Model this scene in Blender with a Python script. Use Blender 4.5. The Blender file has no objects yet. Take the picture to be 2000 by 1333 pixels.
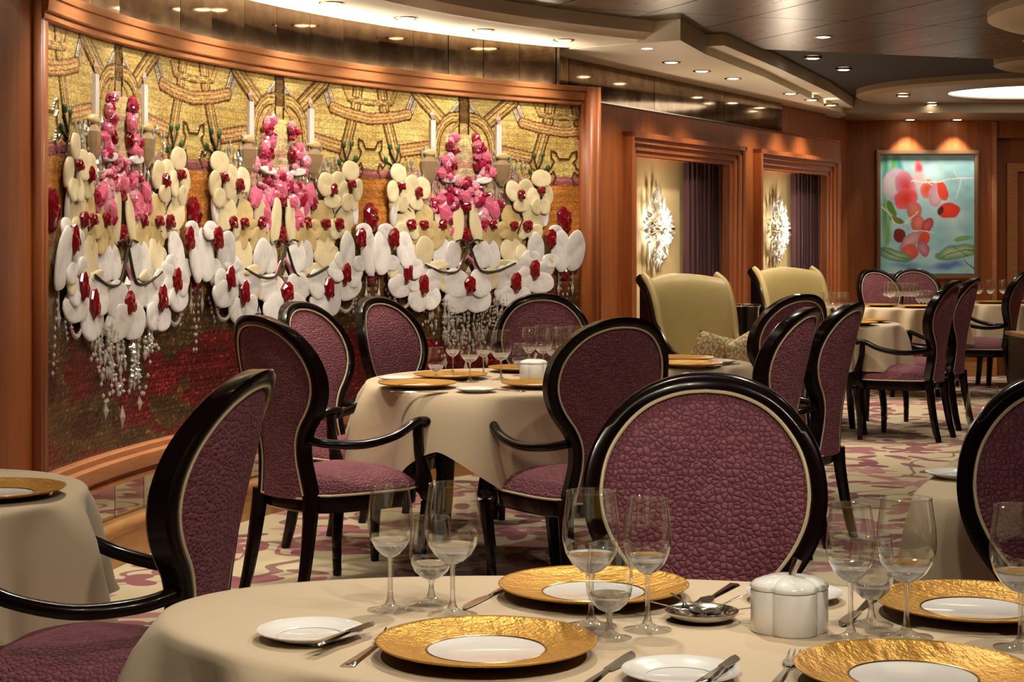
import bpy, math, random
import numpy as np
from mathutils import Vector, Matrix

# ------------------------------------------------------------------ camera, world, exposure
scene = bpy.context.scene
COL = scene.collection
cam_d = bpy.data.cameras.new('camera'); cam = bpy.data.objects.new('camera', cam_d); COL.objects.link(cam)
cam.location = (0, 0, 1.335); cam.rotation_euler = (math.pi/2, 0, 0)
cam_d.sensor_width = 36; cam_d.lens = 62.1; cam_d.shift_y = -0.10075; cam_d.clip_start = .05; cam_d.clip_end = 60
scene.camera = cam
world = bpy.data.worlds.new('world'); scene.world = world; world.use_nodes = True
world.node_tree.nodes['Background'].inputs[0].default_value = (1, .82, .6, 1)
world.node_tree.nodes['Background'].inputs[1].default_value = .025
vs = scene.view_settings
vs.view_transform = 'Standard'; vs.look = 'None'; vs.exposure = 0.0; vs.gamma = 1; vs.use_curve_mapping = False
cy = scene.cycles
cy.adaptive_threshold = .05; cy.diffuse_bounces = 3; cy.glossy_bounces = 3; cy.transmission_bounces = 8; cy.transparent_max_bounces = 24; cy.max_bounces = 7; cy.sample_clamp_indirect = 4
cy.caustics_refractive = False; cy.caustics_reflective = False
LK = 1.12          # one dial for all lamps
WARM = (1, .885, .72)
rnd = random.Random(7); nrs = np.random.default_rng(5)

# ------------------------------------------------------------------ helpers
def lin(c): c /= 255.; return c/12.92 if c <= .04045 else ((c+.055)/1.055)**2.4
def S(r, g, b, a=1): return (lin(r), lin(g), lin(b), a)

class MB:
    def __init__(s): s.v = []; s.f = []
    def box(s, x0, x1, y0, y1, z0, z1, M=None):
        n = len(s.v); p = [(x0,y0,z0),(x1,y0,z0),(x1,y1,z0),(x0,y1,z0),(x0,y0,z1),(x1,y0,z1),(x1,y1,z1),(x0,y1,z1)]
        s.v += [tuple(M @ Vector(q)) for q in p] if M else p
        s.f += [tuple(n+i for i in q) for q in ((0,3,2,1),(4,5,6,7),(0,1,5,4),(1,2,6,5),(2,3,7,6),(3,0,4,7))]; return s
    def grid(s, rows, closed=False):
        """rows: list of equal-length point lists"""
        n = len(s.v); m = len(rows[0])
        for r in rows: s.v += [tuple(p) for p in r]
        for i in range(len(rows)-1):
            for j in range(m if closed else m-1):
                k = (j+1) % m
                s.f.append((n+i*m+j, n+i*m+k, n+(i+1)*m+k, n+(i+1)*m+j))
        return s
    def fan(s, ring, rev=False):
        n = len(s.v); s.v += [tuple(p) for p in ring]; q = tuple(range(n, n+len(ring)))
        s.f.append(q[::-1] if rev else q); return s
    def lathe(s, prof, seg=32, c=(0,0), M=None, sx=1, sy=1):
        rows = []
        for r, z in prof:
            rows.append([(c[0]+sx*r*math.cos(2*math.pi*k/seg), c[1]+sy*r*math.sin(2*math.pi*k/seg), z) for k in range(seg)])
        if M: rows = [[tuple(M @ Vector(p)) for p in r] for r in rows]
        return s.grid(rows, True)
    def tube(s, path, rad, seg=10, flat=1.0, cap=True, up=Vector((0,0,1)), pw=2.0):
        P = [Vector(p) for p in path]; n = len(P)
        R = rad if isinstance(rad, (list, tuple)) else [rad]*n
        rows = []
        for i, p in enumerate(P):
            t = (P[min(i+1,n-1)]-P[max(i-1,0)]).normalized()
            a = t.cross(up)
            if a.length < 1e-3: a = t.cross(Vector((0,1,0)))
            a.normalize(); b = a.cross(t).normalized()
            row = []
            for k in range(seg):
                w = 2*math.pi*(k+.5)/seg; ca, sa = math.cos(w), math.sin(w)
                if pw != 2: m = (abs(ca)**pw+abs(sa)**pw)**(-1/pw); ca *= m; sa *= m
                row.append(p+a*(R[i]*ca)+b*(R[i]*flat*sa))
            rows.append(row)
        s.grid(rows, True)
        if cap: s.fan(rows[0], False); s.fan(rows[-1], True)
        return s
    def octa(s, c, w, h, M=None):
        n = len(s.v); x, y, z = c
        p = [(x,y,z+h),(x+w,y,z),(x,y+w,z),(x-w,y,z),(x,y-w,z),(x,y,z-h)]
        s.v += [tuple(M @ Vector(q)) for q in p] if M else p
        for a, b in ((1,2),(2,3),(3,4),(4,1)): s.f += [(n, n+a, n+b), (n+5, n+b, n+a)]
        return s
    def mesh(s, name, mat=None, smooth=True, auto=None):
        me = bpy.data.meshes.new(name); me.from_pydata(s.v, [], s.f)
        if mat: me.materials.append(mat)
        me.validate()
        import bmesh
        b = bmesh.new(); b.from_mesh(me); bmesh.ops.remove_doubles(b, verts=b.verts, dist=1e-6)
        bmesh.ops.recalc_face_normals(b, faces=b.faces)
        if smooth and auto:
            for e in b.edges:
                if len(e.link_faces) == 2 and e.calc_face_angle(0) > auto: e.smooth = False
        b.to_mesh(me); b.free()
        me.polygons.foreach_set('use_smooth', [bool(smooth)]*len(me.polygons)); me.update(); return me
    def build(s, name, mat, parent=None, smooth=True, auto=.7):
        return obj(name, s.mesh(name, mat, smooth, auto), parent)
def obj(name, data, parent=None, loc=None, rz=None):
    o = bpy.data.objects.new(name, data); COL.objects.link(o)
    if parent: o.parent = parent
    if loc: o.location = loc
    if rz is not None: o.rotation_euler = (0, 0, rz)
    return o
def tag(o, label=None, cat=None, group=None, kind=None):
    if label: o['label'] = label
    if cat: o['category'] = cat
    if group: o['group'] = group
    if kind: o['kind'] = kind
    return o
def empty(name, loc=(0,0,0), rz=0):
    o = obj(name, None); o.location = loc; o.rotation_euler = (0, 0, rz); o.empty_display_size = .05; return o
def copy_tree(o, parent=None):
    c = o.copy(); COL.objects.link(c); c.parent = parent
    for ch in [x for x in KIDS.get(o.name, o.children)]: copy_tree(ch, c)
    return c
KIDS = {}
def structure(name, mb, mat, parent=None, smooth=False, label=None):
    o = mb.build(name, mat, parent, smooth)
    if not parent: o['kind'] = 'structure'
    if label: o['label'] = label
    return o
def spline(pts, n=8):
    """Catmull-Rom through points"""
    P = [Vector(p) for p in pts]; out = []
    for i in range(len(P)-1):
        a = P[max(i-1,0)]; b = P[i]; c = P[i+1]; d = P[min(i+2,len(P)-1)]
        for k in range(n):
            t = k/n
            out.append(.5*((2*b)+(c-a)*t+(2*a-5*b+4*c-d)*t*t+(3*b-a-3*c+d)*t**3))
    out.append(P[-1]); return out

# ------------------------------------------------------------------ materials
def newmat(name):
    m = bpy.data.materials.new(name); m.use_nodes = True
    nt = m.node_tree; return m, nt, nt.nodes['Principled BSDF']
def node(nt, typ, ins=None, **kw):
    n = nt.nodes.new(typ)
    for k, v in kw.items(): setattr(n, k, v)
    for k, v in (ins or {}).items():
        if isinstance(v, bpy.types.NodeSocket): nt.links.new(v, n.inputs[k])
        else: n.inputs[k].default_value = v
    return n
def setp(b, **kw):
    for k, v in kw.items():
        k = k.replace('_', ' ')
        if k in b.inputs: b.inputs[k].default_value = v
def plain(name, col, rough=.5, metal=0., **kw):
    m, nt, b = newmat(name); b.inputs['Base Color'].default_value = col
    b.inputs['Roughness'].default_value = rough; b.inputs['Metallic'].default_value = metal
    for k, v in kw.items(): b.inputs[k.replace('_', ' ')].default_value = v
    return m
def math_(nt, op, a, b=None, c=None):
    n = nt.nodes.new('ShaderNodeMath'); n.operation = op
    for i, v in enumerate((a, b, c)):
        if v is None: continue
        if isinstance(v, bpy.types.NodeSocket): nt.links.new(v, n.inputs[i])
        else: n.inputs[i].default_value = v
    return n.outputs[0]
def mix(nt, fac, a, b):
    n = nt.nodes.new('ShaderNodeMix'); n.data_type = 'RGBA'
    for i, v in ((0, fac), (6, a), (7, b)):
        if isinstance(v, bpy.types.NodeSocket): nt.links.new(v, n.inputs[i])
        else: n.inputs[i].default_value = v
    return n.outputs[2]
def coords(nt, scale=(1,1,1), kind='Object', rot=(0,0,0)):
    t = nt.nodes.new('ShaderNodeTexCoord'); mp = nt.nodes.new('ShaderNodeMapping')
    mp.inputs['Scale'].default_value = scale; mp.inputs['Rotation'].default_value = rot
    nt.links.new(t.outputs[kind], mp.inputs['Vector']); return mp.outputs[0]
def noise(nt, vec, scale=5., detail=4., rough=.55):
    return node(nt, 'ShaderNodeTexNoise', {'Vector': vec, 'Scale': scale, 'Detail': detail, 'Roughness': rough})
def ramp(nt, fac, stops):
    n = nt.nodes.new('ShaderNodeValToRGB'); nt.links.new(fac, n.inputs[0]); e = n.color_ramp.elements
    while len(e) < len(stops): e.new(.5)
    for i, (p, c) in enumerate(stops): e[i].position = p; e[i].color = c
    return n.outputs[0]
def bump(nt, b, h, strength=.3, dist=.01):
    n = node(nt, 'ShaderNodeBump', {'Height': h, 'Strength': strength, 'Distance': dist}); nt.links.new(n.outputs[0], b.inputs['Normal'])

def wood(name, c1, c2, scale=(18,18,.7), rough=.48, coat=.08):
    m, nt, b = newmat(name)
    v = coords(nt, scale); n1 = noise(nt, v, 2.2, 6, .65)
    n2 = noise(nt, coords(nt, tuple(s*6 for s in scale)), 2.5, 3, .6)
    f = math_(nt, 'ADD', math_(nt, 'MULTIPLY', n1.outputs[0], .75), math_(nt, 'MULTIPLY', n2.outputs[0], .25))
    nt.links.new(ramp(nt, f, [(.30, c1), (.70, c2)]), b.inputs['Base Color'])
    setp(b, Roughness=rough); b.inputs['Coat Weight'].default_value = coat; b.inputs['Coat Roughness'].default_value = .25
    bump(nt, b, n2.outputs[0], .05, .002); return m

def fabric():
    m, nt, b = newmat('plum_velvet')
    v = coords(nt, (1,1,1))
    w = noise(nt, v, 30, 2); vv = node(nt, 'ShaderNodeVectorMath', {0: v}, operation='ADD')
    sc = node(nt, 'ShaderNodeVectorMath', {0: w.outputs['Color'], 'Scale': .008}, operation='SCALE'); nt.links.new(sc.outputs[0], vv.inputs[1])
    vo = node(nt, 'ShaderNodeTexVoronoi', {'Vector': vv.outputs[0], 'Scale': 78., 'Randomness': .8, 'Smoothness': .25}, feature='SMOOTH_F1')
    ve = node(nt, 'ShaderNodeTexVoronoi', {'Vector': vv.outputs[0], 'Scale': 78., 'Randomness': .8}, feature='DISTANCE_TO_EDGE')
    big = noise(nt, v, 7, 3)
    c = mix(nt, ramp(nt, ve.outputs[0], [(0,(0,0,0,1)), (.06,(1,1,1,1))]), S(80,31,42), mix(nt, vo.outputs['Distance'], S(98,42,56), S(144,82,92)))  # cell rims lightened in the colour, imitating velvet highlights
    c2 = mix(nt, ramp(nt, big.outputs[0], [(.38,(0,0,0,1)), (.66,(.30,.30,.30,1))]), c, S(140,82,92))
    nt.links.new(c2, b.inputs['Base Color']); setp(b, Roughness=.75)
    b.inputs['Sheen Weight'].default_value = .3; b.inputs['Sheen Roughness'].default_value = .4; b.inputs['Sheen Tint'].default_value = S(200,130,150)
    h = math_(nt, 'SUBTRACT', 1., vo.outputs['Distance'])
    bump(nt, b, math_(nt, 'ADD', math_(nt, 'MULTIPLY', ramp(nt, ve.outputs[0], [(0,(0,0,0,1)), (.14,(.8,.8,.8,1)), (.3,(1,1,1,1))]), .6), math_(nt, 'MULTIPLY', h, .8)), .8, .007)
    return m

def cloth(name, c):
    m, nt, b = newmat(name); v = coords(nt)
    n = noise(nt, v, 3, 3); n2 = noise(nt, coords(nt, (1,1,1)), 420, 2)
    nt.links.new(mix(nt, n.outputs[0], c, tuple(x*.9 for x in c[:3])+(1,)), b.inputs['Base Color'])
    setp(b, Roughness=.72); b.inputs['Sheen Weight'].default_value = .15
    bump(nt, b, n2.outputs[0], .08, .001); return m

def carpet():
    m, nt, b = newmat('floral_carpet'); P = coords(nt)
    wv = noise(nt, P, 3, 2)
    def cell(scale, seedoff):
        off = node(nt, 'ShaderNodeVectorMath', {0: P, 1: (seedoff, seedoff*.7, 0)}, operation='ADD').outputs[0]
        vo = node(nt, 'ShaderNodeTexVoronoi', {'Vector': off, 'Scale': scale, 'Randomness': .9}, feature='F1', voronoi_dimensions='2D')
        d = node(nt, 'ShaderNodeVectorMath', {0: off, 1: vo.outputs['Position']}, operation='SUBTRACT').outputs[0]
        sp = node(nt, 'ShaderNodeSeparateXYZ', {0: d}); cs = node(nt, 'ShaderNodeSeparateColor', {0: vo.outputs['Color']})
        return sp.outputs[0], sp.outputs[1], cs.outputs[0], cs.outputs[1], cs.outputs[2]
    def flower(scale, so, size, amp, k, keep):
        x, y, r1, r2, r3 = cell(scale, so)
        r = math_(nt, 'SQRT', math_(nt, 'ADD', math_(nt, 'MULTIPLY', x, x), math_(nt, 'MULTIPLY', y, y)))
        a = math_(nt, 'ADD', math_(nt, 'ARCTAN2', y, x), math_(nt, 'MULTIPLY', r1, 6.28))
        rim = math_(nt, 'MULTIPLY', math_(nt, 'ADD', 1-amp, math_(nt, 'MULTIPLY', math_(nt, 'COSINE', math_(nt, 'MULTIPLY', a, k)), amp)), size)
        rim = math_(nt, 'ADD', rim, math_(nt, 'MULTIPLY', math_(nt, 'SUBTRACT', wv.outputs[0], .5), size*.9))
        return math_(nt, 'MULTIPLY', math_(nt, 'LESS_THAN', r, rim), math_(nt, 'LESS_THAN', r2, keep)), r3, r
    def leaf(scale, so, a_, b_, keep):
        x, y, r1, r2, r3 = cell(scale, so)
        an = math_(nt, 'MULTIPLY', r1, 6.28); c, s = math_(nt, 'COSINE', an), math_(nt, 'SINE', an)
        X = math_(nt, 'SUBTRACT', math_(nt, 'MULTIPLY', x, c), math_(nt, 'MULTIPLY', y, s)); Y = math_(nt, 'ADD', math_(nt, 'MULTIPLY', x, s), math_(nt, 'MULTIPLY', y, c))
        e = math_(nt, 'ADD', math_(nt, 'POWER', math_(nt, 'DIVIDE', X, a_), 2.), math_(nt, 'POWER', math_(nt, 'DIVIDE', Y, b_), 2.))
        return math_(nt, 'MULTIPLY', math_(nt, 'LESS_THAN', e, 1.), math_(nt, 'LESS_THAN', r2, keep)), r3
    base = mix(nt, noise(nt, P, 4, 4).outputs[0], S(214,200,166), S(186,170,134))
    n1 = noise(nt, P, 1.1, 1.5, .4)
    br = math_(nt, 'LESS_THAN', math_(nt, 'ABSOLUTE', math_(nt, 'SUBTRACT', n1.outputs[0], .5)), .006)
    br2 = math_(nt, 'LESS_THAN', math_(nt, 'ABSOLUTE', math_(nt, 'SUBTRACT', n1.outputs[0], .62)), .005)
    col = mix(nt, math_(nt, 'MAXIMUM', br, br2), base, S(140,96,92))
    l1, t1 = leaf(3.6, 3.1, .13, .045, .5); col = mix(nt, l1, col, mix(nt, t1, S(176,116,112), S(132,70,78)))
    l2, t2 = leaf(4.6, 11.7, .10, .04, .4); col = mix(nt, l2, col, mix(nt, t2, S(120,62,74), S(150,88,92)))
    f1, t3, r_ = flower(2.0, 0., .20, .32, 5., .5); col = mix(nt, f1, col, mix(nt, t3, S(196,142,136), S(140,74,84)))
    f2, t4, r2_ = flower(2.6, 7.3, .15, .35, 3., .45); col = mix(nt, f2, col, mix(nt, t4, S(116,56,70), S(168,104,104)))
    nt.links.new(col, b.inputs['Base Color']); setp(b, Roughness=.95)
    b.inputs['Sheen Weight'].default_value = .2
    bump(nt, b, noise(nt, P, 350, 2).outputs[0], .3, .003); return m

def gold():
    m, nt, b = newmat('gold_leaf'); v = coords(nt, (1,1,1))
    d = noise(nt, v, 9, 2); n = noise(nt, coords(nt, (60,16,40)), 1.0, 5, .6); n2 = noise(nt, v, 130, 3)
    nt.links.new(mix(nt, d.outputs[0], S(226,178,88), S(196,140,58)), b.inputs['Base Color'])
    setp(b, Roughness=.34, Metallic=.75)
    bump(nt, b, math_(nt, 'ADD', n.outputs[0], math_(nt, 'MULTIPLY', n2.outputs[0], .45)), .8, .006); return m
def thin_glass():
    m = bpy.data.materials.new('clear_glass'); m.use_nodes = True; nt = m.node_tree; nt.nodes.clear()
    o = nt.nodes.new('ShaderNodeOutputMaterial'); t = node(nt, 'ShaderNodeBsdfTransparent', {0: (.965,.97,.965,1)})
    g = node(nt, 'ShaderNodeBsdfGlossy', {'Color': (1,1,1,1), 'Roughness': .015})
    lw = node(nt, 'ShaderNodeLayerWeight', {0: .5}); fr = math_(nt, 'ADD', math_(nt, 'MULTIPLY', math_(nt, 'POWER', lw.outputs['Facing'], 2.4), .85), .095)
    mx = node(nt, 'ShaderNodeMixShader', {0: fr, 1: t.outputs[0], 2: g.outputs[0]}); nt.links.new(mx.outputs[0], o.inputs[0]); return m
def crystal(name, tint, tr=.55):
    m = bpy.data.materials.new(name); m.use_nodes = True; nt = m.node_tree; nt.nodes.clear()
    o = nt.nodes.new('ShaderNodeOutputMaterial'); t = node(nt, 'ShaderNodeBsdfTransparent', {0: tint})
    g = node(nt, 'ShaderNodeBsdfGlossy', {'Color': (1,1,1,1), 'Roughness': .08}); d = node(nt, 'ShaderNodeBsdfTranslucent', {0: tint})
    d2 = node(nt, 'ShaderNodeBsdfDiffuse', {0: tint}); dd = node(nt, 'ShaderNodeMixShader', {0: .5, 1: d.outputs[0], 2: d2.outputs[0]})
    a = node(nt, 'ShaderNodeMixShader', {0: tr, 1: dd.outputs[0], 2: t.outputs[0]})
    lw = node(nt, 'ShaderNodeLayerWeight', {0: .35})
    mx = node(nt, 'ShaderNodeMixShader', {0: math_(nt, 'ADD', lw.outputs[0], .12), 1: a.outputs[0], 2: g.outputs[0]}); nt.links.new(mx.outputs[0], o.inputs[0]); return m
def emit(name, col, st):
    m = bpy.data.materials.new(name); m.use_nodes = True; nt = m.node_tree; nt.nodes.clear()
    o = nt.nodes.new('ShaderNodeOutputMaterial'); e = node(nt, 'ShaderNodeEmission', {0: col, 1: st}); nt.links.new(e.outputs[0], o.inputs[0]); return m
def attr_mat(name, rough, metal=0., bumpscale=None):
    m, nt, b = newmat(name); a = node(nt, 'ShaderNodeVertexColor', layer_name='Col')
    nt.links.new(a.outputs[0], b.inputs['Base Color']); setp(b, Roughness=rough, Metallic=metal); return m, nt, b
def antique():
    m, nt, b = newmat('antique_mirror'); v = coords(nt, (1,1,1))
    oi = nt.nodes.new('ShaderNodeObjectInfo')
    n = noise(nt, node(nt, 'ShaderNodeVectorMath', {0: v, 1: oi.outputs['Location']}, operation='ADD').outputs[0], 7, 5, .6)
    c = ramp(nt, n.outputs[0], [(.3, S(104,80,62)), (.5, S(140,114,88)), (.7, S(172,148,118))])
    nt.links.new(mix(nt, math_(nt, 'MULTIPLY', oi.outputs['Random'], .5), c, S(92,66,54)), b.inputs['Base Color'])
    setp(b, Metallic=.95); nt.links.new(math_(nt, 'ADD', math_(nt, 'MULTIPLY', n.outputs[0], .10), .02), b.inputs['Roughness']); return m
def leather():
    m, nt, b = newmat('olive_leather'); n = noise(nt, coords(nt), 5, 3)
    nt.links.new(mix(nt, n.outputs[0], S(186,166,110), S(164,142,88)), b.inputs['Base Color']); setp(b, Roughness=.45)
    bump(nt, b, noise(nt, coords(nt), 180, 2).outputs[0], .08, .002); return m
def brocade():
    m, nt, b = newmat('gold_brocade'); v = coords(nt); w = node(nt, 'ShaderNodeTexVoronoi', {'Vector': v, 'Scale': 55.}, feature='F1')
    nt.links.new(mix(nt, ramp(nt, w.outputs[0], [(.42,(0,0,0,1)), (.6,(1,1,1,1))]), S(226,210,168), S(176,148,102)), b.inputs['Base Color']); setp(b, Roughness=.4, Metallic=.3); return m
def ceil_metal():
    m, nt, b = newmat('bronze_ceiling'); n = noise(nt, coords(nt, (1,4,1)), 2.2, 4)
    nt.links.new(mix(nt, n.outputs[0], S(100,88,72), S(86,74,60)), b.inputs['Base Color']); setp(b, Metallic=.5)
    nt.links.new(math_(nt, 'ADD', math_(nt, 'MULTIPLY', n.outputs[0], .10), .24), b.inputs['Roughness']); return m

def pearl(name, a, b_):
    m, nt, b = newmat(name); v = coords(nt, (1,1,1), 'Object'); n = noise(nt, v, 3.5, 5, .65)
    nt.links.new(mix(nt, ramp(nt, n.outputs[0], [(.45,(0,0,0,1)), (.7,(.7,.7,.7,1))]), a, b_), b.inputs['Base Color']); setp(b, Roughness=.35); b.inputs['Coat Weight'].default_value = .2
    oi = nt.nodes.new('ShaderNodeObjectInfo'); cc = b.inputs['Base Color'].links[0].from_socket
    nt.links.new(mix(nt, math_(nt, 'MULTIPLY', oi.outputs['Random'], .45), cc, b_), b.inputs['Base Color'])
    return m
M = dict(
 wood=wood('cherry_wood', S(132,64,26), S(174,100,48)), wood_h=wood('cherry_rail_wood', S(166,102,60), S(196,134,86), (3,3,26)),
 tan=wood('light_wood', S(158,108,58), S(190,142,86), (3,3,20)), lacquer=plain('dark_lacquer', S(18,8,8), .2, 0, Coat_Weight=.12, Coat_Roughness=.06, Specular_IOR_Level=.22),
 velvet=fabric(), piping=plain('cream_piping', S(204,188,150), .6), cloth=cloth('champagne_tablecloth', S(201,180,149)),
 carpet=carpet(), gold=gold(), porcelain=plain('white_porcelain', S(232,230,226), .12, 0, Coat_Weight=.5),
 goldline=plain('gold_underside', S(196,160,110), .35, .4),
 silver=plain('polished_silver', S(206,198,186), .16, 1.), brass=plain('brass_trim', S(190,150,90), .25, 1.), dark_metal=plain('dark_steel', S(70,62,56), .2, .9),
 glass=thin_glass(), soffit=plain('cream_soffit', S(232,222,200), .55), ceil=ceil_metal(), ring=plain('tan_ceiling_ring', S(150,132,106), .4),
 antique=antique(), mirror=plain('clear_mirror', S(196,190,176), .03, 1.), beige=plain('beige_wallcovering', S(196,172,126), .7),
 curtain=plain('aubergine_curtain', S(58,20,28), .75, 0, Sheen_Weight=.12), leather=leather(), brocade=brocade(), bronze=plain('bronze_frame', S(176,136,104), .3, .7),
 lamp=emit('lamp_glow', (1,.86,.62,1), 14.), cove=emit('cove_glow', (1,.88,.66,1), 3.2), cove2=emit('cove_strip_glow', (1,.90,.70,1), 110.),
 bulb=emit('sconce_bulb', (1,.88,.68,1), 28.), sconce=crystal('sconce_crystal', (.95,.93,.88,1), .35),
 W=pearl('pearl_white', S(226,220,214), S(190,182,184)), C=pearl('pearl_cream', S(222,208,172), S(200,178,132)), O=pearl('pearl_olive', S(206,182,130), S(176,146,92)),
 R=plain('garnet', S(110,8,18), .15, 0, Coat_Weight=.8), P=plain('pink_glass', S(206,100,128), .15, 0, Coat_Weight=.8), K=plain('deep_pink_glass', S(150,26,62), .15, 0, Coat_Weight=.8),
 L=plain('pale_pink_glass', S(222,150,168), .15, 0, Coat_Weight=.6), B=plain('brown_garnet', S(80,28,26), .3), G=plain('leaf_green_glass', S(52,80,44), .35),
 dark=plain('dark_branch', S(46,40,26), .8), lilac=plain('lilac_flame', S(196,164,164), .25), amber=crystal('amber_crystal', (.66,.46,.26,1), .15), crystal=crystal('clear_crystal', (.95,.88,.78,1), .3),
 gap=plain('dark_backing', S(30,22,18), .8),  # plain dark backing behind tiles, panels and canvas
)

# ------------------------------------------------------------------ room shell
WC = (4.015, 6.147); WR = 5.744; WU = 17.711; UE = 4.778        # centre, radius and arc length of the curved mural wall
V0, V1 = .465, 2.13
def wp(u, v, off=0.):
    a = (WU-u)/WR; r = WR-off
    return Vector((WC[0]+r*math.cos(a), WC[1]+r*math.sin(a), v))
def wmat(u, v, off=0.):
    a = (WU-u)/WR; p = wp(u, v, off)
    return Matrix(((math.sin(a), math.cos(a), 0, p.x), (-math.cos(a), math.sin(a), 0, p.y), (0, 0, 1, p.z), (0, 0, 0, 1)))
def arc(prof, ua, ub, n=60, mb=None, cap=True):
    mb = mb or MB(); rows = [[wp(ua+(ub-ua)*i/n, v, o) for o, v in prof] for i in range(n+1)]
    mb.grid(rows, True)
    if cap: mb.fan(rows[0]); mb.fan(rows[-1], True)
    return mb
def rect(o0, o1, v0, v1): return [(o0,v0),(o1,v0),(o1,v1),(o0,v1)]

HF, HS, HN = 2.585, 2.468, 2.462                                   # main ceiling, mural soffit, niche soffit
structure('floor', MB().box(-3.2, 8.2, -3.2, 18.2, -.05, 0), M['carpet'], label='cream carpet with mauve blossoms and branches')
structure('wall_mural', arc(rect(-.16, -.03, 0, 2.235), -.06, UE+.06), M['wood'])
structure('wall_left', MB().box(-1.80, -1.735, 5.3, 6.42, 0, 2.62).box(-2.7, -1.735, 5.24, 5.3, 0, 2.62).box(-2.76, -2.7, -3.2, 5.3, 0, 2.62), M['wood'])
structure('wall_back', MB().box(-3.2, 8.2, -3.2, -3.1, 0, 2.62), M['wood'])
structure('wall_right', MB().box(8.1, 8.2, -3.1, 17.0, 0, 2.62), M['wood'])
# frame round the mural, sitting proud of it
fr = empty('mural_frame', wp(0, 0)); tag(fr, 'broad moulded cherry wood frame around the orchid mosaic', 'frame')
def fr_part(name, mb, mat='wood_h'):
    o = mb.build(name, M[mat], fr, True, .5); o.matrix_parent_inverse = Matrix.Translation(fr.location).inverted(); return o
top = [(-.03,2.13),(.026,2.13),(.032,2.135),(.034,2.150),(.028,2.153),(.028,2.157),(.042,2.159),(.046,2.164),(.050,2.205),(.046,2.207),(.046,2.211),(.054,2.213),(.058,2.236),(.056,2.242),(.046,2.242),(.045,2.212),(-.03,2.212)]
bot = [(-.03,.335),(.05,.335),(.05,.348),(.028,.352),(.028,.372),(.058,.376),(.062,.384),(.062,.432),(.052,.438),(.040,.440),(.040,.462),(.030,.468),(-.03,.468)]
fr_part('top_rail', arc(top, -.09, UE+.10, 70)); fr_part('bottom_rail', arc(bot, -.09, UE+.10, 70))
for ua, sg, w in ((-.10, 1, .10), (UE+.12, -1, .12)):
    rows = []; g_ = .35 if sg > 0 else 1.
    for z in (.335, 2.242):
        rows.append([wp(ua+sg*a*w, z, o) for a, o in ((0,-.03),(0,.068*g_),(.25,.068*g_),(.28,.052*g_),(.33,.052*g_),(.36,.07*g_),(.8,.07*g_),(.85,.045*g_),(1,.04*g_),(1,-.03))])
    m = MB().grid(rows, True); m.fan(rows[0]); m.fan(rows[1], True); fr_part('stile', m, 'wood')
# plinth, lower mirrors, upper mirrors
structure('baseboard_mural', arc([(-.03,0),(.045,0),(.045,.125),(.05,.130),(.06,.150),(.058,.168),(.045,.182),(.02,.186),(-.03,.186)], -.1, UE+.3, 70), M['tan'], smooth=True)
lo = structure('wall_lower_mirrors', arc(rect(-.03, -.012, .186, .335), -.1, UE+.1), M['gap'])
up = structure('wall_upper_mirrors', arc(rect(-.03, .004, 2.21, HS), -.1, 4.59), M['gap'])
def tile(name, w, z0, z1, mat):
    m = MB().box(-w/2, w/2, -.006, 0, z0, z1); return m.mesh(name, mat, False)
tl = tile('lower_mirror_tile', .279, .188, .334, M['mirror']); tu = tile('upper_mirror_tile', .286, 2.213, HS, M['antique'])
for k in range(17):
    o = obj('mirror_tile', tl, lo); o.matrix_world = wmat(.055+.284*k, 0, -.008)
for k in range(16):
    o = obj('mirror_tile', tu, up); o.matrix_world = wmat(.03+.2925*k+.02, 0, .008) @ Matrix.Rotation(rnd.uniform(-.02,.02), 4, 'Z')
structure('trim_1', MB().box(-.006, .006, -.02, .02, 2.242, HS, wmat(4.592, 0, .01)), M['silver'])

# niche wall: frame of its own, x along the wall, y into the wall
NA = Vector((.524, 11.3, 0)); NM = Matrix(((.4556, -.8902, 0, NA.x), (.8902, .4556, 0, NA.y), (0, 0, 1, 0), (0, 0, 0, 1)))
NT = 2.21
def npt(s, y, z): return NM @ Vector((s, y, z))
O1, O2, OH = (.663, 2.51), (3.25, 5.02), 1.89
nw = MB()
for a, b in ((-.62, O1[0]), (O1[1], O2[0]), (O2[1], 5.27)): nw.box(a, b, 0, .22, 0, OH, NM)
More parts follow.
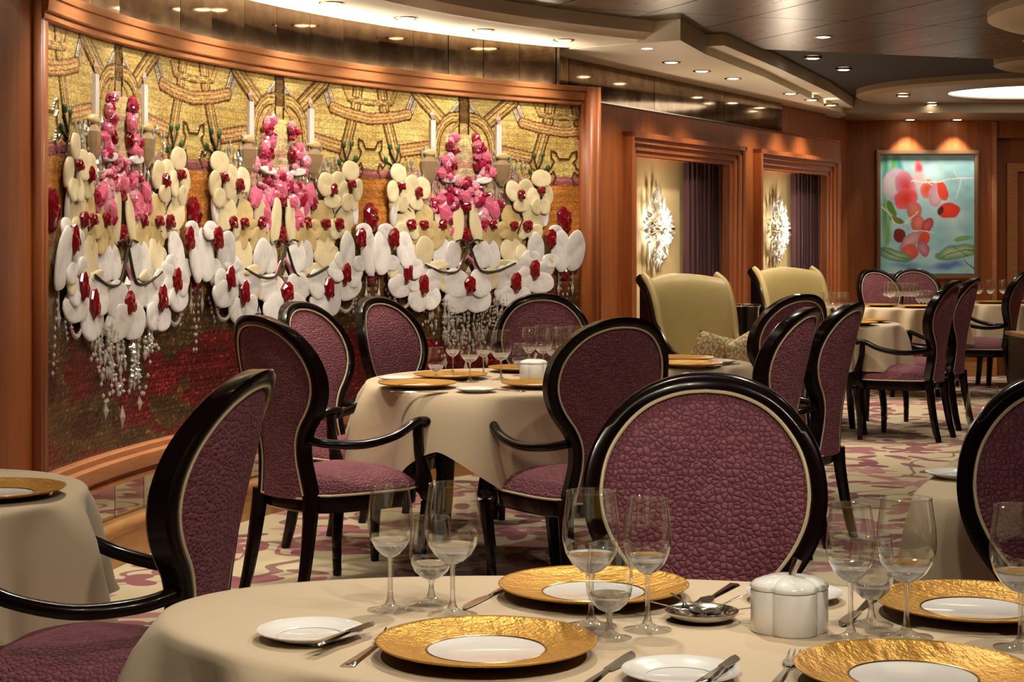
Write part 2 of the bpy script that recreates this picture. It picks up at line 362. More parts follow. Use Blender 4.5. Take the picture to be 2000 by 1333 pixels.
# head with a rounded far corner
pr = [(-.62, OH), (5.44, OH)]+[(5.44-.05+.05*math.cos(t), NT-.05+.05*math.sin(t)) for t in [i*math.pi/16 for i in range(9)]]+[(-.62, NT)]
r0 = [npt(s, 0, z) for s, z in pr]; r1 = [npt(s, .22, z) for s, z in pr]
nw.grid([r0, r1], True); nw.fan(r0); nw.fan(r1, True); nw.box(5.27, 5.44, 0, .22, 0, OH, NM)
structure('wall_niche', nw, M['wood'])
structure('trim_2', MB().box(-.62, 5.40, -.012, .0, NT-.004, NT+.004, NM), M['silver'])
for i, (a, b) in enumerate((O1, O2)):
    t = structure('trim_%d' % (3+i), MB().box(a-.02, b+.02, .215, .225, 0, OH+.02, NM), M['wood'])
    for s0, s1, s2 in ((a, -1, 'jamb'), (b, 1, 'jamb')):
        mb = MB()
        for k, (w0, w1, pr_) in enumerate(((-.0, .05, .015), (.05, .11, .03), (.11, .16, .05), (.16, .205, .07))):
            x0, x1 = sorted((s0+s1*w0, s0+s1*w1)); mb.box(x0, x1, -pr_, .05, 0, OH+w1*.74, NM)
        mb.build(s2, M['wood'], t, False)
    mb = MB()
    for k, (w0, w1, pr_) in enumerate(((-.0, .05, .015), (.05, .11, .03), (.11, .16, .05), (.16, .205, .07))):
        mb.box(a-w1, b+w1, -pr_, .05, OH+w0*.74, OH+w1*.74, NM)
    mb.build('head', M['wood'], t, False)
    bk = structure('wall_niche_back_%d' % (i+1), MB().box(a-.05, b+.05, .13, .16, 0, OH+.05, NM), M['beige'])
    # curtain
    c0, c1 = ((1.79, 2.47), (4.30, 4.98))[i]; rows = []; n = 96
    for z in [0.02+1.87*k/12 for k in range(13)]:
        row = []
        for k in range(n+1):
            q = k/n; ph = q*math.pi*2*8.5+.35*math.sin(z*3+q*9)
            row.append(npt(c0+(c1-c0)*q+.012*math.sin(ph*2), .085-.03*math.sin(ph)-.006*math.sin(ph*2.3+1), z))
        rows.append(row)
    cu = MB().grid(rows).build('curtain', M['curtain'], None, True, None)
    tag(cu, ('dark aubergine pleated curtain behind the nearer armchair', 'dark aubergine pleated curtain behind the farther armchair')[i], 'curtain', 'niche curtains')
# mirrored band above the niche wall
nb = structure('wall_niche_mirrors', MB().box(-.62, 3.9, .05, .07, NT, HN, NM), M['gap'])
for k in range(4):
    o = obj('mirror_panel', bpy.data.meshes.get('niche_mirror') or MB().box(0, 1.385, 0, .006, NT+.003, HN-.002).mesh('niche_mirror', M['antique'], False), nb)
    o.matrix_world = NM @ Matrix.Translation((-.28+1.393*(k-1), .042, 0)) if k else NM @ Matrix.Translation((-.28-.35, .042, 0)) @ Matrix.Diagonal((.245, 1, 1, 1))
structure('wall_corner', MB().box(3.9, 5.3, .10, .2, NT-.1, HN, NM).box(5.3, 6.2, .16, .24, 0, HN, NM), M['wood'])
# far wall with a trimmed recess to the right of the painting
YF = 17.0
structure('wall_far', MB().box(3.05, 4.66, YF, YF+.1, 0, 2.62).box(4.66, 8.2, YF+.18, YF+.28, 0, 2.62).box(4.66, 8.2, YF+.02, YF+.2, 2.30, 2.62), M['wood'])
structure('trim_5', MB().box(4.62, 4.66, YF-.02, YF, 0, 2.45), M['wood_h'])
structure('trim_6', MB().box(4.80, 4.90, YF+.12, YF+.18, 0, 2.06).box(4.901, 5.699, YF+.12, YF+.18, 1.98, 2.06).box(5.7, 5.8, YF+.12, YF+.18, 0, 2.06), M['wood_h'])
structure('baseboard_far', MB().box(3.05, 4.62, YF-.02, YF, 0, .14), M['tan'])

# ceiling: bronze panels, two soffits, round coffers
ce = structure('ceiling', MB().box(-3.2, 8.2, -3.2, 17.3, 2.60, 2.66), M['gap'])
ax = math.atan2(-.93, .35); RM = Matrix.Rotation(ax, 4, 'Z')
pm = MB().box(.004, 1.496, .004, .596, HF, HF+.014).mesh('ceiling_panel', M['ceil'], False)
for i in range(-14, 9):
    for j in range(-8, 32):
        p = Vector((3, 9, 0)) + RM @ Vector((i*1.5+(j % 2)*.0, j*.6-6, 0)); q = p + RM @ Vector((.75, .3, 0))
        if -3 < q.x < 7.9 and 5.2 < q.y < 17 and abs(q.x) < .34*q.y+1.2 and math.hypot(q.x-WC[0], q.y-WC[1]) < WR+.3:
            o = obj('ceiling_panel', pm, ce); o.matrix_world = Matrix.Translation(p) @ RM
structure('ceiling_rear', MB().box(-3.1, 8.1, -3.1, 5.2, HF, HF+.014), M['ceil'])
# mural soffit and its stepped edge
structure('ceiling_soffit_mural', arc([(-.05,HS),(.50,HS),(.52,HS+.012),(.54,HS+.012),(.56,HS+.03),(.60,HS+.05),(.62,2.60),(-.05,2.60)], -2.2, UE+.35, 80), M['soffit'], smooth=True)
# niche soffit, tapering towards the far corner
pl = [npt(-.7,.2,0), npt(6.0,.2,0), npt(5.45,-.05,0), npt(3.4,-.34,0), npt(1.5,-.62,0), npt(-.1,-.80,0), npt(-.9,-.95,0)]
def slab(pts, z0, z1, mb=None):
    mb = mb or MB(); a = [(p[0],p[1],z0) for p in pts]; b = [(p[0],p[1],z1) for p in pts]
    mb.grid([a, b], True); mb.fan(a, True); mb.fan(b); return mb
structure('ceiling_soffit_niche', slab(pl, HN, 2.60), M['soffit'])
pl2 = [npt(5.75,-.08,0), npt(3.6,-.46,0), npt(1.5,-.74,0), npt(-.1,-.92,0), npt(-.1,-.7,0), npt(3.4,-.3,0), npt(5.6,-.0,0)]
structure('trim_7', slab(pl2, HN+.05, 2.60), M['soffit'])
structure('ceiling_soffit_far', MB().box(2.9, 8.1, 15.95, YF+.3, HN+.004, 2.60), M['ring'])
def coffer(name, c, ro, ri, z, mat, lit):
    prof = [(ri, z+.10), (ri, z), (ri+.05, z-.012), (ro-.25, z-.012), (ro-.20, z-.03), (ro-.05, z-.03), (ro, z-.01), (ro, z+.06)]
    o = structure(name, MB().lathe(prof, 96, c), M[mat], smooth=True)
    MB().lathe([(0, z+.012), (ri+.01, z+.012)], 96, c).build('coffer_disc', M['cove'] if lit else M['soffit'], o, True)
coffer('ceiling_coffer_1', (4.48, 14.9), 1.55, .78, HF-.02, 'ring', True)
coffer('ceiling_coffer_2', (3.85, 9.5), 1.25, .6, HF-.03, 'soffit', False)
coffer('ceiling_coffer_3', (3.95, 12.4), .55, .25, HF-.02, 'ring', False)
# warm light strip lying on top of the mural frame
cs = arc(rect(.018, .042, 2.230, 2.239), .1, 4.55, 60).build('cove_light_strip', M['cove2'], None, False)
tag(cs, 'slim warm light strip lying along the top of the mural frame', 'light strip')

# ------------------------------------------------------------------ recessed downlights
dl_ring = MB().lathe([(.040, .004), (.042, -.002), (.058, -.004), (.062, 0), (.062, .012), (.040, .012)], 28).mesh('trim_ring', M['brass'], True)
dl_lens = MB().lathe([(0, -.006), (.03, -.005), (.043, -.001)], 20).mesh('lens', M['lamp'], True)
ORD = ['first', 'second', 'third', 'fourth', 'fifth', 'sixth', 'seventh', 'eighth', 'ninth', 'tenth', 'eleventh']
def downlight(x, y, z, w, aim, size=70, label=None, group=None, blend=.6, soft=.04):
    e = empty('ceiling_downlight', (x, y, z-.002)); tag(e, label, 'downlight', group)
    obj('trim_ring', dl_ring, e); obj('lens', dl_lens, e)
    L = bpy.data.lights.new('downlight_beam', 'SPOT'); L.energy = w*LK; L.color = WARM; L.spot_size = math.radians(size); L.spot_blend = blend; L.shadow_soft_size = soft
    o = obj('beam', L, e); o.location = (0, 0, -.02)
    d = Vector(aim)-Vector((x, y, z)); o.rotation_euler = d.to_track_quat('-Z', 'Y').to_euler(); return e
k = 0
for u in (.15, .85, 1.55, 2.25, 2.95, 3.65, 4.35, 5.05):
    p = wp(u, HS, .32); t = wp(u, 1.2, 0)
    downlight(p.x, p.y, HS, 26, t, 100, 'brass ringed downlight in the cream soffit along the mural, %s from the left' % ORD[k], 'mural soffit downlights', .8); k += 1
for k, (x, y) in enumerate(((1.02,11.31),(1.28,11.91),(1.56,12.46),(2.17,13.76),(2.44,14.39),(2.70,14.95))):
    downlight(x, y, HN, 42, (x-.1, y+.1, 0), 105, 'small downlight in the tan soffit before the niches, %s from the mural' % ORD[k], 'niche soffit downlights', .8)
for k, (x, y) in enumerate(((3.80,16.86),(4.25,16.86))):
    downlight(x, y, HN+.004, 44, (x, YF-.03, 1.3), 78, ('left', 'right')[k]+' one of the two downlights washing the wall above the flower painting', 'painting downlights', .5)
for k, (x, y) in enumerate(((1.93,10.96),(2.09,12.27),(2.46,13.10))):
    downlight(x, y, HF, 50, (x, y, 0), 90, 'bright downlight in the dark bronze ceiling, %s of three towards the niches' % ORD[k], 'bronze ceiling downlights', .7)
for k, (x, y) in enumerate(((3.30,14.9),(3.78,15.9))):
    downlight(x, y, HF-.05, 45, (x, y, 0), 90, ('left','lower')[k]+' downlight set in the ring of the glowing round coffer', 'coffer ring downlights', .7)
TL = [((.15,3.75),(.2,2.6,.75),90,70), ((1.25,2.2),(.4,2.5,.75),60,75), ((-.75,1.9),(-.4,3.4,.6),34,70), ((.9,4.9),(.6,3.6,.6),40,80), ((-1.05,4.45),(-1.3,4.05,.75),190,48), ((3.3,14.3),(3.4,15.0,.75),50,60),  # lamps over the tables, plus more added to brighten chairs, floor and glasses
      ((.0,6.9),(.0,7.1,.75),110,75), ((-.45,5.9),(-.4,6.5,.4),36,80), ((-.7,8.0),(-.8,7.8,.5),55,85), ((1.0,8.9),(.9,8.3,.75),60,80), ((1.6,6.2),(1.5,7.6,.6),60,85),
      ((2.4,9.0),(2.2,9.4,.3),28,90), ((3.3,11.2),(2.8,11.8,.5),55,85), ((1.4,4.3),(1.4,4.3,.75),45,80), ((.2,.9),(.5,3.2,.6),60,85), ((-1.0,5.9),(-1.15,7.0,0),75,66), ((1.1,9.1),(1.2,10.6,.6),45,85), ((.75,4.3),(.4,6.3,.75),55,60), ((.6,1.2),(-.5,3.8,.7),100,60), ((1.9,5.4),(1.4,7.4,.7),50,70)]
for u_, w_ in ((.5,72),(1.6,92),(2.7,106),(3.8,118)):  # wall washers added out of view to brighten the mural and its frame
    p = wp(u_, HF, 1.75); t = wp(u_+.1, 1.5, 0); TL.append(((p.x, p.y), tuple(t), w_, 62))
for k, ((x, y), a, w, s) in enumerate(TL):
    downlight(x, y, HF, w, a, s, 'added downlight of the bronze ceiling lighting tables, chairs and mural', 'added downlights', .8)

# ------------------------------------------------------------------ mosaic mural (metres from each chandelier's axis, height)
ORCH=[((0.57, 1.611, 0.044, 0.04), [(0.579, 1.675, 0.105, 0.088, 0, 'C'), (0.522, 1.576, 0.075, 0.095, 12, 'C'), (0.627, 1.589, 0.07, 0.096, -10, 'C'), (0.544, 1.526, 0.07, 0.08, 10, 'C'), (0.601, 1.527, 0.07, 0.08, -12, 'C')]), ((0.417, 1.581, 0.04, 0.052), [(0.372, 1.606, 0.097, 0.094, 10, 'C'), (0.465, 1.609, 0.101, 0.1, -4, 'C'), (0.425, 1.532, 0.097, 0.068, 0, 'C')]), ((0.474, 1.403, 0.053, 0.053), [(0.522, 1.441, 0.149, 0.132, 0, 'C'), (0.448, 1.385, 0.079, 0.089, 14, 'C'), (0.531, 1.369, 0.097, 0.079, -10, 'C')]), ((0.364, 1.405, 0.053, 0.042), [(0.364, 1.442, 0.133, 0.12, 0, 'O'), (0.43, 1.382, 0.088, 0.084, -25, 'O'), (0.297, 1.382, 0.08, 0.078, 25, 'O')]), ((0.204, 1.407, 0.045, 0.051), [(0.204, 1.44, 0.08, 0.113, 0, 'C'), (0.253, 1.379, 0.062, 0.072, -25, 'O'), (0.155, 1.378, 0.063, 0.071, 25, 'O')]), ((0.64, 1.327, 0.061, 0.091), [(0.719, 1.268, 0.122, 0.199, -10, 'W'), (0.684, 1.365, 0.096, 0.07, 0, 'W'), (0.544, 1.277, 0.105, 0.164, 5, 'W'), (0.645, 1.207, 0.096, 0.075, 0, 'W')]), ((0.518, 1.147, 0.053, 0.09), [(0.549, 1.083, 0.184, 0.106, 0, 'W'), (0.456, 1.169, 0.123, 0.095, 15, 'W'), (0.627, 1.169, 0.066, 0.085, -8, 'C'), (0.584, 1.135, 0.105, 0.096, 0, 'W'), (0.492, 1.211, 0.105, 0.079, 0, 'W')]), ((0.377, 1.074, 0.053, 0.094), [(0.297, 1.099, 0.124, 0.119, 10, 'W'), (0.439, 1.104, 0.106, 0.1, -10, 'W'), (0.368, 1.145, 0.124, 0.083, 0, 'W'), (0.315, 1.006, 0.124, 0.099, 15, 'W'), (0.408, 1.003, 0.124, 0.105, -12, 'W')])]
CEN=[((0, 1.066, 0.099, 0.095), [(0.101, 1.068, 0.161, 0.142, -6, 'W'), (0.074, 0.978, 0.17, 0.137, 8, 'W')])]
LOOSE=[(0.074, 1.398, 0.072, 0.198, -3, 'C'), (0.359, 1.249, 0.133, 0.141, 4, 'C'), (0.434, 1.227, 0.079, 0.105, -4, 'C'), (0.262, 1.178, 0.178, 0.046, 0, 'C'), (0.159, 1.332, 0.067, 0.117, 22, 'O'), (0.235, 1.322, 0.067, 0.108, -28, 'O'), (0.115, 1.226, 0.107, 0.137, 6, 'W'), (0.199, 1.23, 0.107, 0.154, -10, 'W'), (0.386, 1.33, 0.106, 0.11, 0, 'O'), (0.186, 1.092, 0.089, 0.113, 0, 'C'), (0.137, 1.659, 0.098, 0.033, 0, 'W'), (0.619, 1.455, 0.039, 0.112, 0, 'W'), (0.566, 1.489, 0.061, 0.064, 0, 'B'), (0.097, 1.888, 0.072, 0.061, 10, 'K'), (0.132, 1.852, 0.054, 0.041, -20, 'K'), (0.128, 1.793, 0.089, 0.071, 0, 'P'), (0.159, 1.756, 0.08, 0.061, 20, 'P'), (0.097, 1.741, 0.054, 0.071, 0, 'R'), (0.177, 1.701, 0.089, 0.082, 10, 'P'), (0.123, 1.691, 0.054, 0.051, -20, 'P'), (0.07, 1.57, 0.099, 0.071, 15, 'P'), (0.119, 1.597, 0.063, 0.046, 0, 'K'), (0.186, 1.586, 0.054, 0.031, 0, 'K'), (0.213, 1.517, 0.107, 0.123, -8, 'P'), (0.119, 1.531, 0.116, 0.076, 20, 'L'), (0.164, 1.458, 0.089, 0.092, 10, 'P'), (0.271, 1.498, 0.053, 0.083, 0, 'K'), (0.137, 1.409, 0.058, 0.092, 0, 'P'), (0.052, 1.638, 0.063, 0.066, 0, 'L'), (0.092, 1.83, 0.036, 0.041, 0, 'K')]
AXIS=[(0, 1.569, 0.072, 0.075, 0, 'P'), (0, 1.506, 0.081, 0.055, 0, 'R'), (0, 1.343, 0.081, 0.09, 0, 'R'), (0, 1.637, 0.054, 0.045, 0, 'K')]
MISC={'candle': (0.266, 1.898, 0.049, 0.176), 'flame': (0.266, 2.004, 0.044, 0.046), 'urn': (0.293, 1.715, 0.142, 0.166), 'dia': (0, 1.144, 0.054, 0.06), 'pend': (0.728, 1.063, 0.03, 0.146), 'cone': (0.782, 1.438, 0.122, 0.173), 'cone2': (0.782, 1.126, 0.095, 0.081), 'crown': (0.293, 1.806, 0.106, 0.041), 'arc': (0.284, 1.601, 0.08, 0.052), 'bud1': (0.549, 1.818, 0.026, 0.04), 'bud2': (0.619, 1.826, 0.026, 0.04), 'bud3': (0.654, 1.753, 0.026, 0.04), 'bud4': (0.518, 1.724, 0.022, 0.037)}
LINES={'arch': [(0.038, 2.014), (0.101, 2.01), (0.159, 1.981), (0.204, 1.933), (0.226, 1.875), (0.235, 1.785)], 'vee': [(0.182, 1.99), (0.39, 2.132)], 'zig': [(0.39, 2.132), (0.461, 2.006), (0.579, 1.984), (0.782, 1.964)], 'ribu': [(0.688, 2.154), (0.654, 1.986)], 'ribd': [(0.645, 1.985), (0.562, 1.768)], 'hor': [(0.302, 1.835), (0.584, 1.795)], 'hor2': [(0.492, 1.691), (0.782, 1.66)], 'branch': [(0.002, 1.297), (0.052, 1.201), (0.092, 1.152), (0.159, 1.141), (0.248, 1.152), (0.368, 1.189)], 'br2': [(0.007, 1.302), (0.052, 1.325), (0.106, 1.317)], 'twig': [(0.399, 1.361), (0.448, 1.453), (0.505, 1.501)], 'twig2': [(0.439, 1.453), (0.408, 1.518)], 'twig3': [(0.592, 1.668), (0.57, 1.747), (0.549, 1.799)], 'twig4': [(0.575, 1.742), (0.619, 1.802)], 'twig5': [(0.579, 1.715), (0.649, 1.745)], 'gar': [(0.456, 1.027), (0.487, 0.979), (0.54, 0.956), (0.592, 0.981), (0.632, 1.076)], 'scroll': [(0.782, 1.804), (0.741, 1.807), (0.719, 1.844), (0.684, 1.853), (0.684, 1.81), (0.706, 1.79), (0.688, 1.757), (0.654, 1.729), (0.675, 1.708), (0.702, 1.73), (0.719, 1.693), (0.697, 1.658)], 'gcol': [(0.038, 2.137), (0.038, 1.322)], 'pinkv': [(0.002, 1.234), (0.052, 1.191), (0.079, 1.132)]}
CENT = [(.7845, .73, .7115), (2.278, .782, .782), (3.845, .785, .81), (5.465, .81, .81)]   # axis, half width left, half width right
mural = empty('mosaic_mural', wp(0, V0)); tag(mural, 'curved gold mosaic of white orchid chandeliers on dark red ground', 'mural')
def mpart(name, data, u, v, off=0., sx=1, sy=1, sz=1, rot=0., parent=None):
    o = bpy.data.objects.new(name, data); COL.objects.link(o); o.parent = mural
    o.matrix_parent_inverse = Matrix.Translation(mural.location).inverted()
    o.matrix_basis = wmat(u, v, off) @ Matrix.Rotation(rot, 4, 'Y') @ Matrix.Diagonal((sx, sy, sz, 1)); return o
# painted tesserae: colours and relief computed on a fine grid
def vnoise(x, y, seed):
    r = np.random.default_rng(seed).random((64, 64)); xi = np.floor(x).astype(int); yi = np.floor(y).astype(int); fx = x-xi; fy = y-yi
    fx = fx*fx*(3-2*fx); fy = fy*fy*(3-2*fy); g = lambda a, b: r[a % 64, b % 64]
    return (g(xi,yi)*(1-fx)+g(xi+1,yi)*fx)*(1-fy)+(g(xi,yi+1)*(1-fx)+g(xi+1,yi+1)*fx)*fy
def pdist(X, Y, poly):
    D = np.full(X.shape, 9.)
    for (x0, y0), (x1, y1) in zip(poly[:-1], poly[1:]):
        dx, dy = x1-x0, y1-y0; t = np.clip(((X-x0)*dx+(Y-y0)*dy)/(dx*dx+dy*dy+1e-9), 0, 1)
        D = np.minimum(D, np.hypot(X-x0-t*dx, Y-y0-t*dy))
    return D
sl = np.vectorize(lin)
def srgb(*c): return np.array([lin(x) for x in c])
NU, NV = 1000, 350
uu = np.linspace(0, UE, NU); vv = np.linspace(V0, V1, NV); Ug, Vg = np.meshgrid(uu, vv)
X = np.zeros_like(Ug); lastb = -1.
for i, (c, hl, hr) in enumerate(CENT):
    b1 = c+hr; m = (Ug > lastb) & (Ug <= b1); d = Ug-c
    X[m] = np.where(d < 0, -d/hl, d/hr)[m]*.782; lastb = b1
X = np.abs(X); X = np.where(X > .782, 1.564-X, X)
cu_ = np.floor(Ug/.016+.5*(np.floor(Vg/.0085) % 2)); cv_ = np.floor(Vg/.0085)
hsh = np.abs(np.sin(cu_*12.9898+cv_*78.233)*43758.5453) % 1
fu = (Ug/.016+.5*(cv_ % 2)) % 1; fv = (Vg/.0085) % 1
def col(m, c): COLR[m] = c
COLR = np.zeros(Ug.shape+(3,)); REL = np.zeros(Ug.shape)
n1 = vnoise(Ug*3, Vg*3, 1); n2 = vnoise(Ug*9, Vg*9, 2); n3 = vnoise(Ug*2.2, Vg*5, 3); n4 = vnoise(Ug*7, Vg*16, 4)
g1, g2 = srgb(216,192,120), srgb(184,150,82)
COLR[:] = g1*(1-n2[..., None])+g2*n2[..., None]
pal = (srgb(132,94,48), srgb(206,176,110), srgb(142,104,58), srgb(74,50,26)); pal2 = (srgb(156,104,60), srgb(208,172,112), srgb(168,118,70), srgb(80,48,28)); pal3 = (srgb(196,186,164), srgb(132,106,70), srgb(216,208,190), srgb(80,60,38))
def band(poly, w, pl):
    w *= .84; d = pdist(X, Vg, poly)/(w/2)
    for lo_, hi_, k in ((0,.22,1),(.22,.45,0),(.45,.62,1),(.62,.86,2),(.86,1.05,3)): COLR[(d >= lo_) & (d < hi_)] = pl[k]
    REL[d < 1] = np.maximum(REL, .0035*(1-d**4))[d < 1]
band(LINES['hor2'], .05, pal2); band(LINES['hor'], .085, pal2); band(LINES['ribd'], .10, pal); band(LINES['ribu'], .10, pal)
band([(.782,2.05),(.60,2.06),(.56,2.13)], .04, pal); band(LINES['zig'][:2], .08, pal3); band(LINES['zig'][1:], .075, pal2); band(LINES['vee'], .105, pal)
band([(.02,2.10),(.10,2.03),(.16,1.99)], .05, pal3); band(LINES['arch'], .075, pal)
band([(.045,1.98),(.09,1.95),(.13,1.88),(.15,1.80)], .03, pal)
m = X < .036; COLR[m] = (np.where((Vg > 1.98)[..., None], srgb(104,76,40), srgb(196,164,104))*(.6+.7*vnoise(Ug*3, Vg*30, 8))[..., None])[m]; m = (X > .030) & (X < .044) & (Vg > 1.32); COLR[m] = srgb(52,40,22)
m = (X < .15) & (Vg < 1.92) & (Vg > 1.45); COLR[m] = (srgb(226,200,140)*(.6+.7*n4)[..., None])[m]
# lilac ledge, orange field, then the dark red and olive ground
e = .02*(n2-.5)
m = (X > .52) & (Vg+e < 1.695) & (Vg+e > 1.645); COLR[m] = (srgb(150,88,86)*(.7+.6*n4)[..., None])[m]
m = (Vg+e < 1.80-.35*(X-.15)) & (Vg > 1.30) & (X < .53); COLR[m] = (np.where((n4 > .62)[..., None], srgb(206,150,130), srgb(216,190,146))*(.55+.75*vnoise(Ug*22, Vg*14, 12))[..., None])[m]
m = (Vg+e < 1.645) & (Vg > 1.30) & (X >= .53); COLR[m] = (srgb(190,122,54)*(.65+.6*n4)[..., None])[m]
d = pdist(X, Vg, LINES['scroll']); COLR[d < .007] = srgb(84,50,28); REL[d < .007] = .006
t = np.clip((1.42+.10*(n1-.5)-Vg)/.30, 0, 1)[..., None]
dk = np.where((n3+.25*(n4-.5) > .58)[..., None], srgb(88,14,18), srgb(78,54,28)); dk = np.where((n3 < .30)[..., None], srgb(52,22,18), dk)
dk = dk*(.45+1.1*n4)[..., None]; dk = np.where((hsh > .90)[..., None], dk*2.6, dk); dk = dk*(.7+.5*((cv_*7 % 5) > 2))[..., None]
mid = srgb(120,84,42)*(.6+.8*n4)[..., None]
t2 = np.clip((1.20-Vg)/.25, 0, 1)[..., None]
COLR = COLR*(1-t)+(mid*(1-t2)+dk*t2)*t
COLR *= (.72+.5*hsh)[..., None]; COLR[(fu < .16) | (fv < .2)] *= .62
REL += .0012*hsh
ang = (WU-Ug)/WR; rr = WR-(.002+REL)
co = np.stack([WC[0]+rr*np.cos(ang), WC[1]+rr*np.sin(ang), Vg], -1).reshape(-1, 3).astype(np.float32)
idx = np.arange(NU*NV).reshape(NV, NU); q = np.stack([idx[:-1,:-1], idx[:-1,1:], idx[1:,1:], idx[1:,:-1]], -1).reshape(-1, 4).astype(np.int32)
def bigmesh(name, co, q, colr, mat):
    me = bpy.data.meshes.new(name); me.vertices.add(len(co)); me.vertices.foreach_set('co', co.ravel())
    me.loops.add(q.size); me.loops.foreach_set('vertex_index', q.ravel()); me.polygons.add(len(q)); me.polygons.foreach_set('loop_start', np.arange(0, q.size, 4, dtype=np.int32))
    me.update(calc_edges=True)
    a = me.color_attributes.new('Col', 'FLOAT_COLOR', 'POINT'); a.data.foreach_set('color', np.c_[np.clip(colr, 0, 1).reshape(-1, 3), np.ones(len(co))].astype(np.float32).ravel())
    me.materials.append(mat); me.polygons.foreach_set('use_smooth', [False]*len(q)); return me
mm, nt_, b_ = attr_mat('glass_tesserae', .28); b_.inputs['Coat Weight'].default_value = .35
o = obj('mosaic_panel', bigmesh('mosaic_panel', co, q, COLR, mm), mural); o.matrix_parent_inverse = Matrix.Translation(mural.location).inverted()
MB_ = MB
def dome(seg, rings, jit=0., pw=.5, seed=1):
    r_ = random.Random(seed); rows = []
    for i in range(rings+1):
        t = i/rings; row = []
        for k in range(seg):
            a = 2*math.pi*k/seg; r = .5*math.sin(t*math.pi/2) if i else 0.0
            j = 1+jit*(r_.random()-.5); q_ = (1-t*t)**.75*(1-.12*(1-t)**2) if not jit else max(0, math.cos(t*math.pi/2))*(1+jit*(r_.random()-.5)); row.append((r*math.cos(a)*j*(1 if jit else 1-.10*math.sin(a)), -q_ if i else (-.88 if not jit else -1.), r*math.sin(a)*j))
        rows.append(row)
    rows.append([(x, .3, z) for x, y, z in rows[-1]]); return MB().grid(rows, True)
def petal_mesh(kind, ph):
    rows = []; seg, rings = 20, 5
    for i in range(rings+1):
        t = i/rings; row = []
        for k in range(seg):
            a = 2*math.pi*k/seg; rr_ = .5*math.sin(t*math.pi/2)*(1+.16*math.cos(a-ph)-.05*math.cos(2*(a-ph))+.025*math.sin(5*a+ph*3)*t)
            x, z = rr_*math.cos(a), rr_*math.sin(a); px_ = -x*math.sin(ph)+z*math.cos(ph)
            y = -((1-t**5)**.5*(1-.30*math.exp(-(px_/.07)**2)*(1-.5*t)))
            row.append((x, y, z))
        rows.append(row)
    rows.append([(x, .3, z) for x, y, z in rows[-1]]); return MB().grid(rows, True).mesh('petal_'+kind, M[kind], True)
PV = {(k, j): petal_mesh(k, j*math.pi/4) for k in 'WCO' for j in range(8)}
PM = {k: dome(16, 4).mesh('petal_'+k, M[k], True) for k in 'WCOPKLB'}
PM['R'] = dome(9, 4, .5, .5, 3).mesh('garnet_dome', M['R'], False); PM['G'] = dome(10, 3).mesh('bud_dome', M['G'], True)
for k in 'PKL': PM[k] = dome(10, 4, .35, .5, ord(k)).mesh('glass_petal_'+k, M[k], False)
candle_m = MB().box(-.5, .5, -.6, .3, -.5, .5).mesh('candle', M['W'], False)
flame_m = MB().octa((0,0,0), .5, .5).mesh('flame', M['lilac'], False)
urn_m = MB().lathe([(.0,.5),(.18,.5),(.2,.42),(.5,.25),(.46,.0),(.34,-.3),(.12,-.5),(0,-.5)], 10).mesh('urn', M['amber'], False)
gem_m = MB().octa((0,0,0), .5, .5).mesh('gem', M['crystal'], False)
spear_m = MB().octa((0,0,-.2), .5, .3).box(-.12,.12,-.12,.12,.05,.5).mesh('spear', M['crystal'], False)
cone_m = dome(12, 6, .35, .5, 9).mesh('garnet_cone', M['R'], False)
NP = {'W':'petal','C':'petal','O':'petal','P':'glass_petal','K':'glass_petal','L':'glass_petal','R':'garnet','B':'garnet_spray','G':'bud'}
DEP = {'W':.012,'C':.011,'O':.010,'R':.022,'P':.022,'K':.022,'L':.016,'B':.012,'G':.01}
GR = {'W':1.24,'C':1.26,'O':1.28,'P':1.15,'K':1.1,'L':1.15}
def inside(u): return .03 < u < UE-.03
cnt = 0
def petal(u, v, w, h, rot, kind, kx, lift, ph=None):
    global cnt
    cnt += 1; o = mpart(NP[kind], PM[kind], u, v, lift+(cnt*37 % 10)*.0006, w*kx*GR.get(kind,1), DEP[kind], h*GR.get(kind,1), math.radians(rot))
    if kind in 'WCO':
        if ph is None: ph = math.pi/2
        o.data = PV[(kind, int(round((ph+math.radians(rot))/(math.pi/4))) % 8)]
        R_ = Matrix.Rotation(rnd.uniform(-.13,.13), 4, 'X') @ Matrix.Rotation(rnd.uniform(-.13,.13), 4, 'Z')
        o.matrix_basis = wmat(u, v, lift+.004+(cnt*37 % 10)*.0012) @ R_ @ Matrix.Rotation(math.radians(rot+rnd.uniform(-8,8)), 4, 'Y') @ Matrix.Diagonal((w*kx*GR[kind], DEP[kind], h*GR[kind], 1))
    return o
def tubeuv(name, pts, kx, c, s, r, mat, off=.012):
    P = [wp(c+s*x*kx, v, off) for x, v in pts]
    if not all(inside(c+s*x*kx) for x, v in pts): return
    o = MB().tube(spline(P, 4), r, 6).build(name, M[mat], mural); o.matrix_parent_inverse = Matrix.Translation(mural.location).inverted()
def stuffuv(name, mb, mat):
    if not mb.v: return
    o = mb.build(name, M[mat], mural, False); o.matrix_parent_inverse = Matrix.Translation(mural.location).inverted(); o['kind'] = 'stuff'
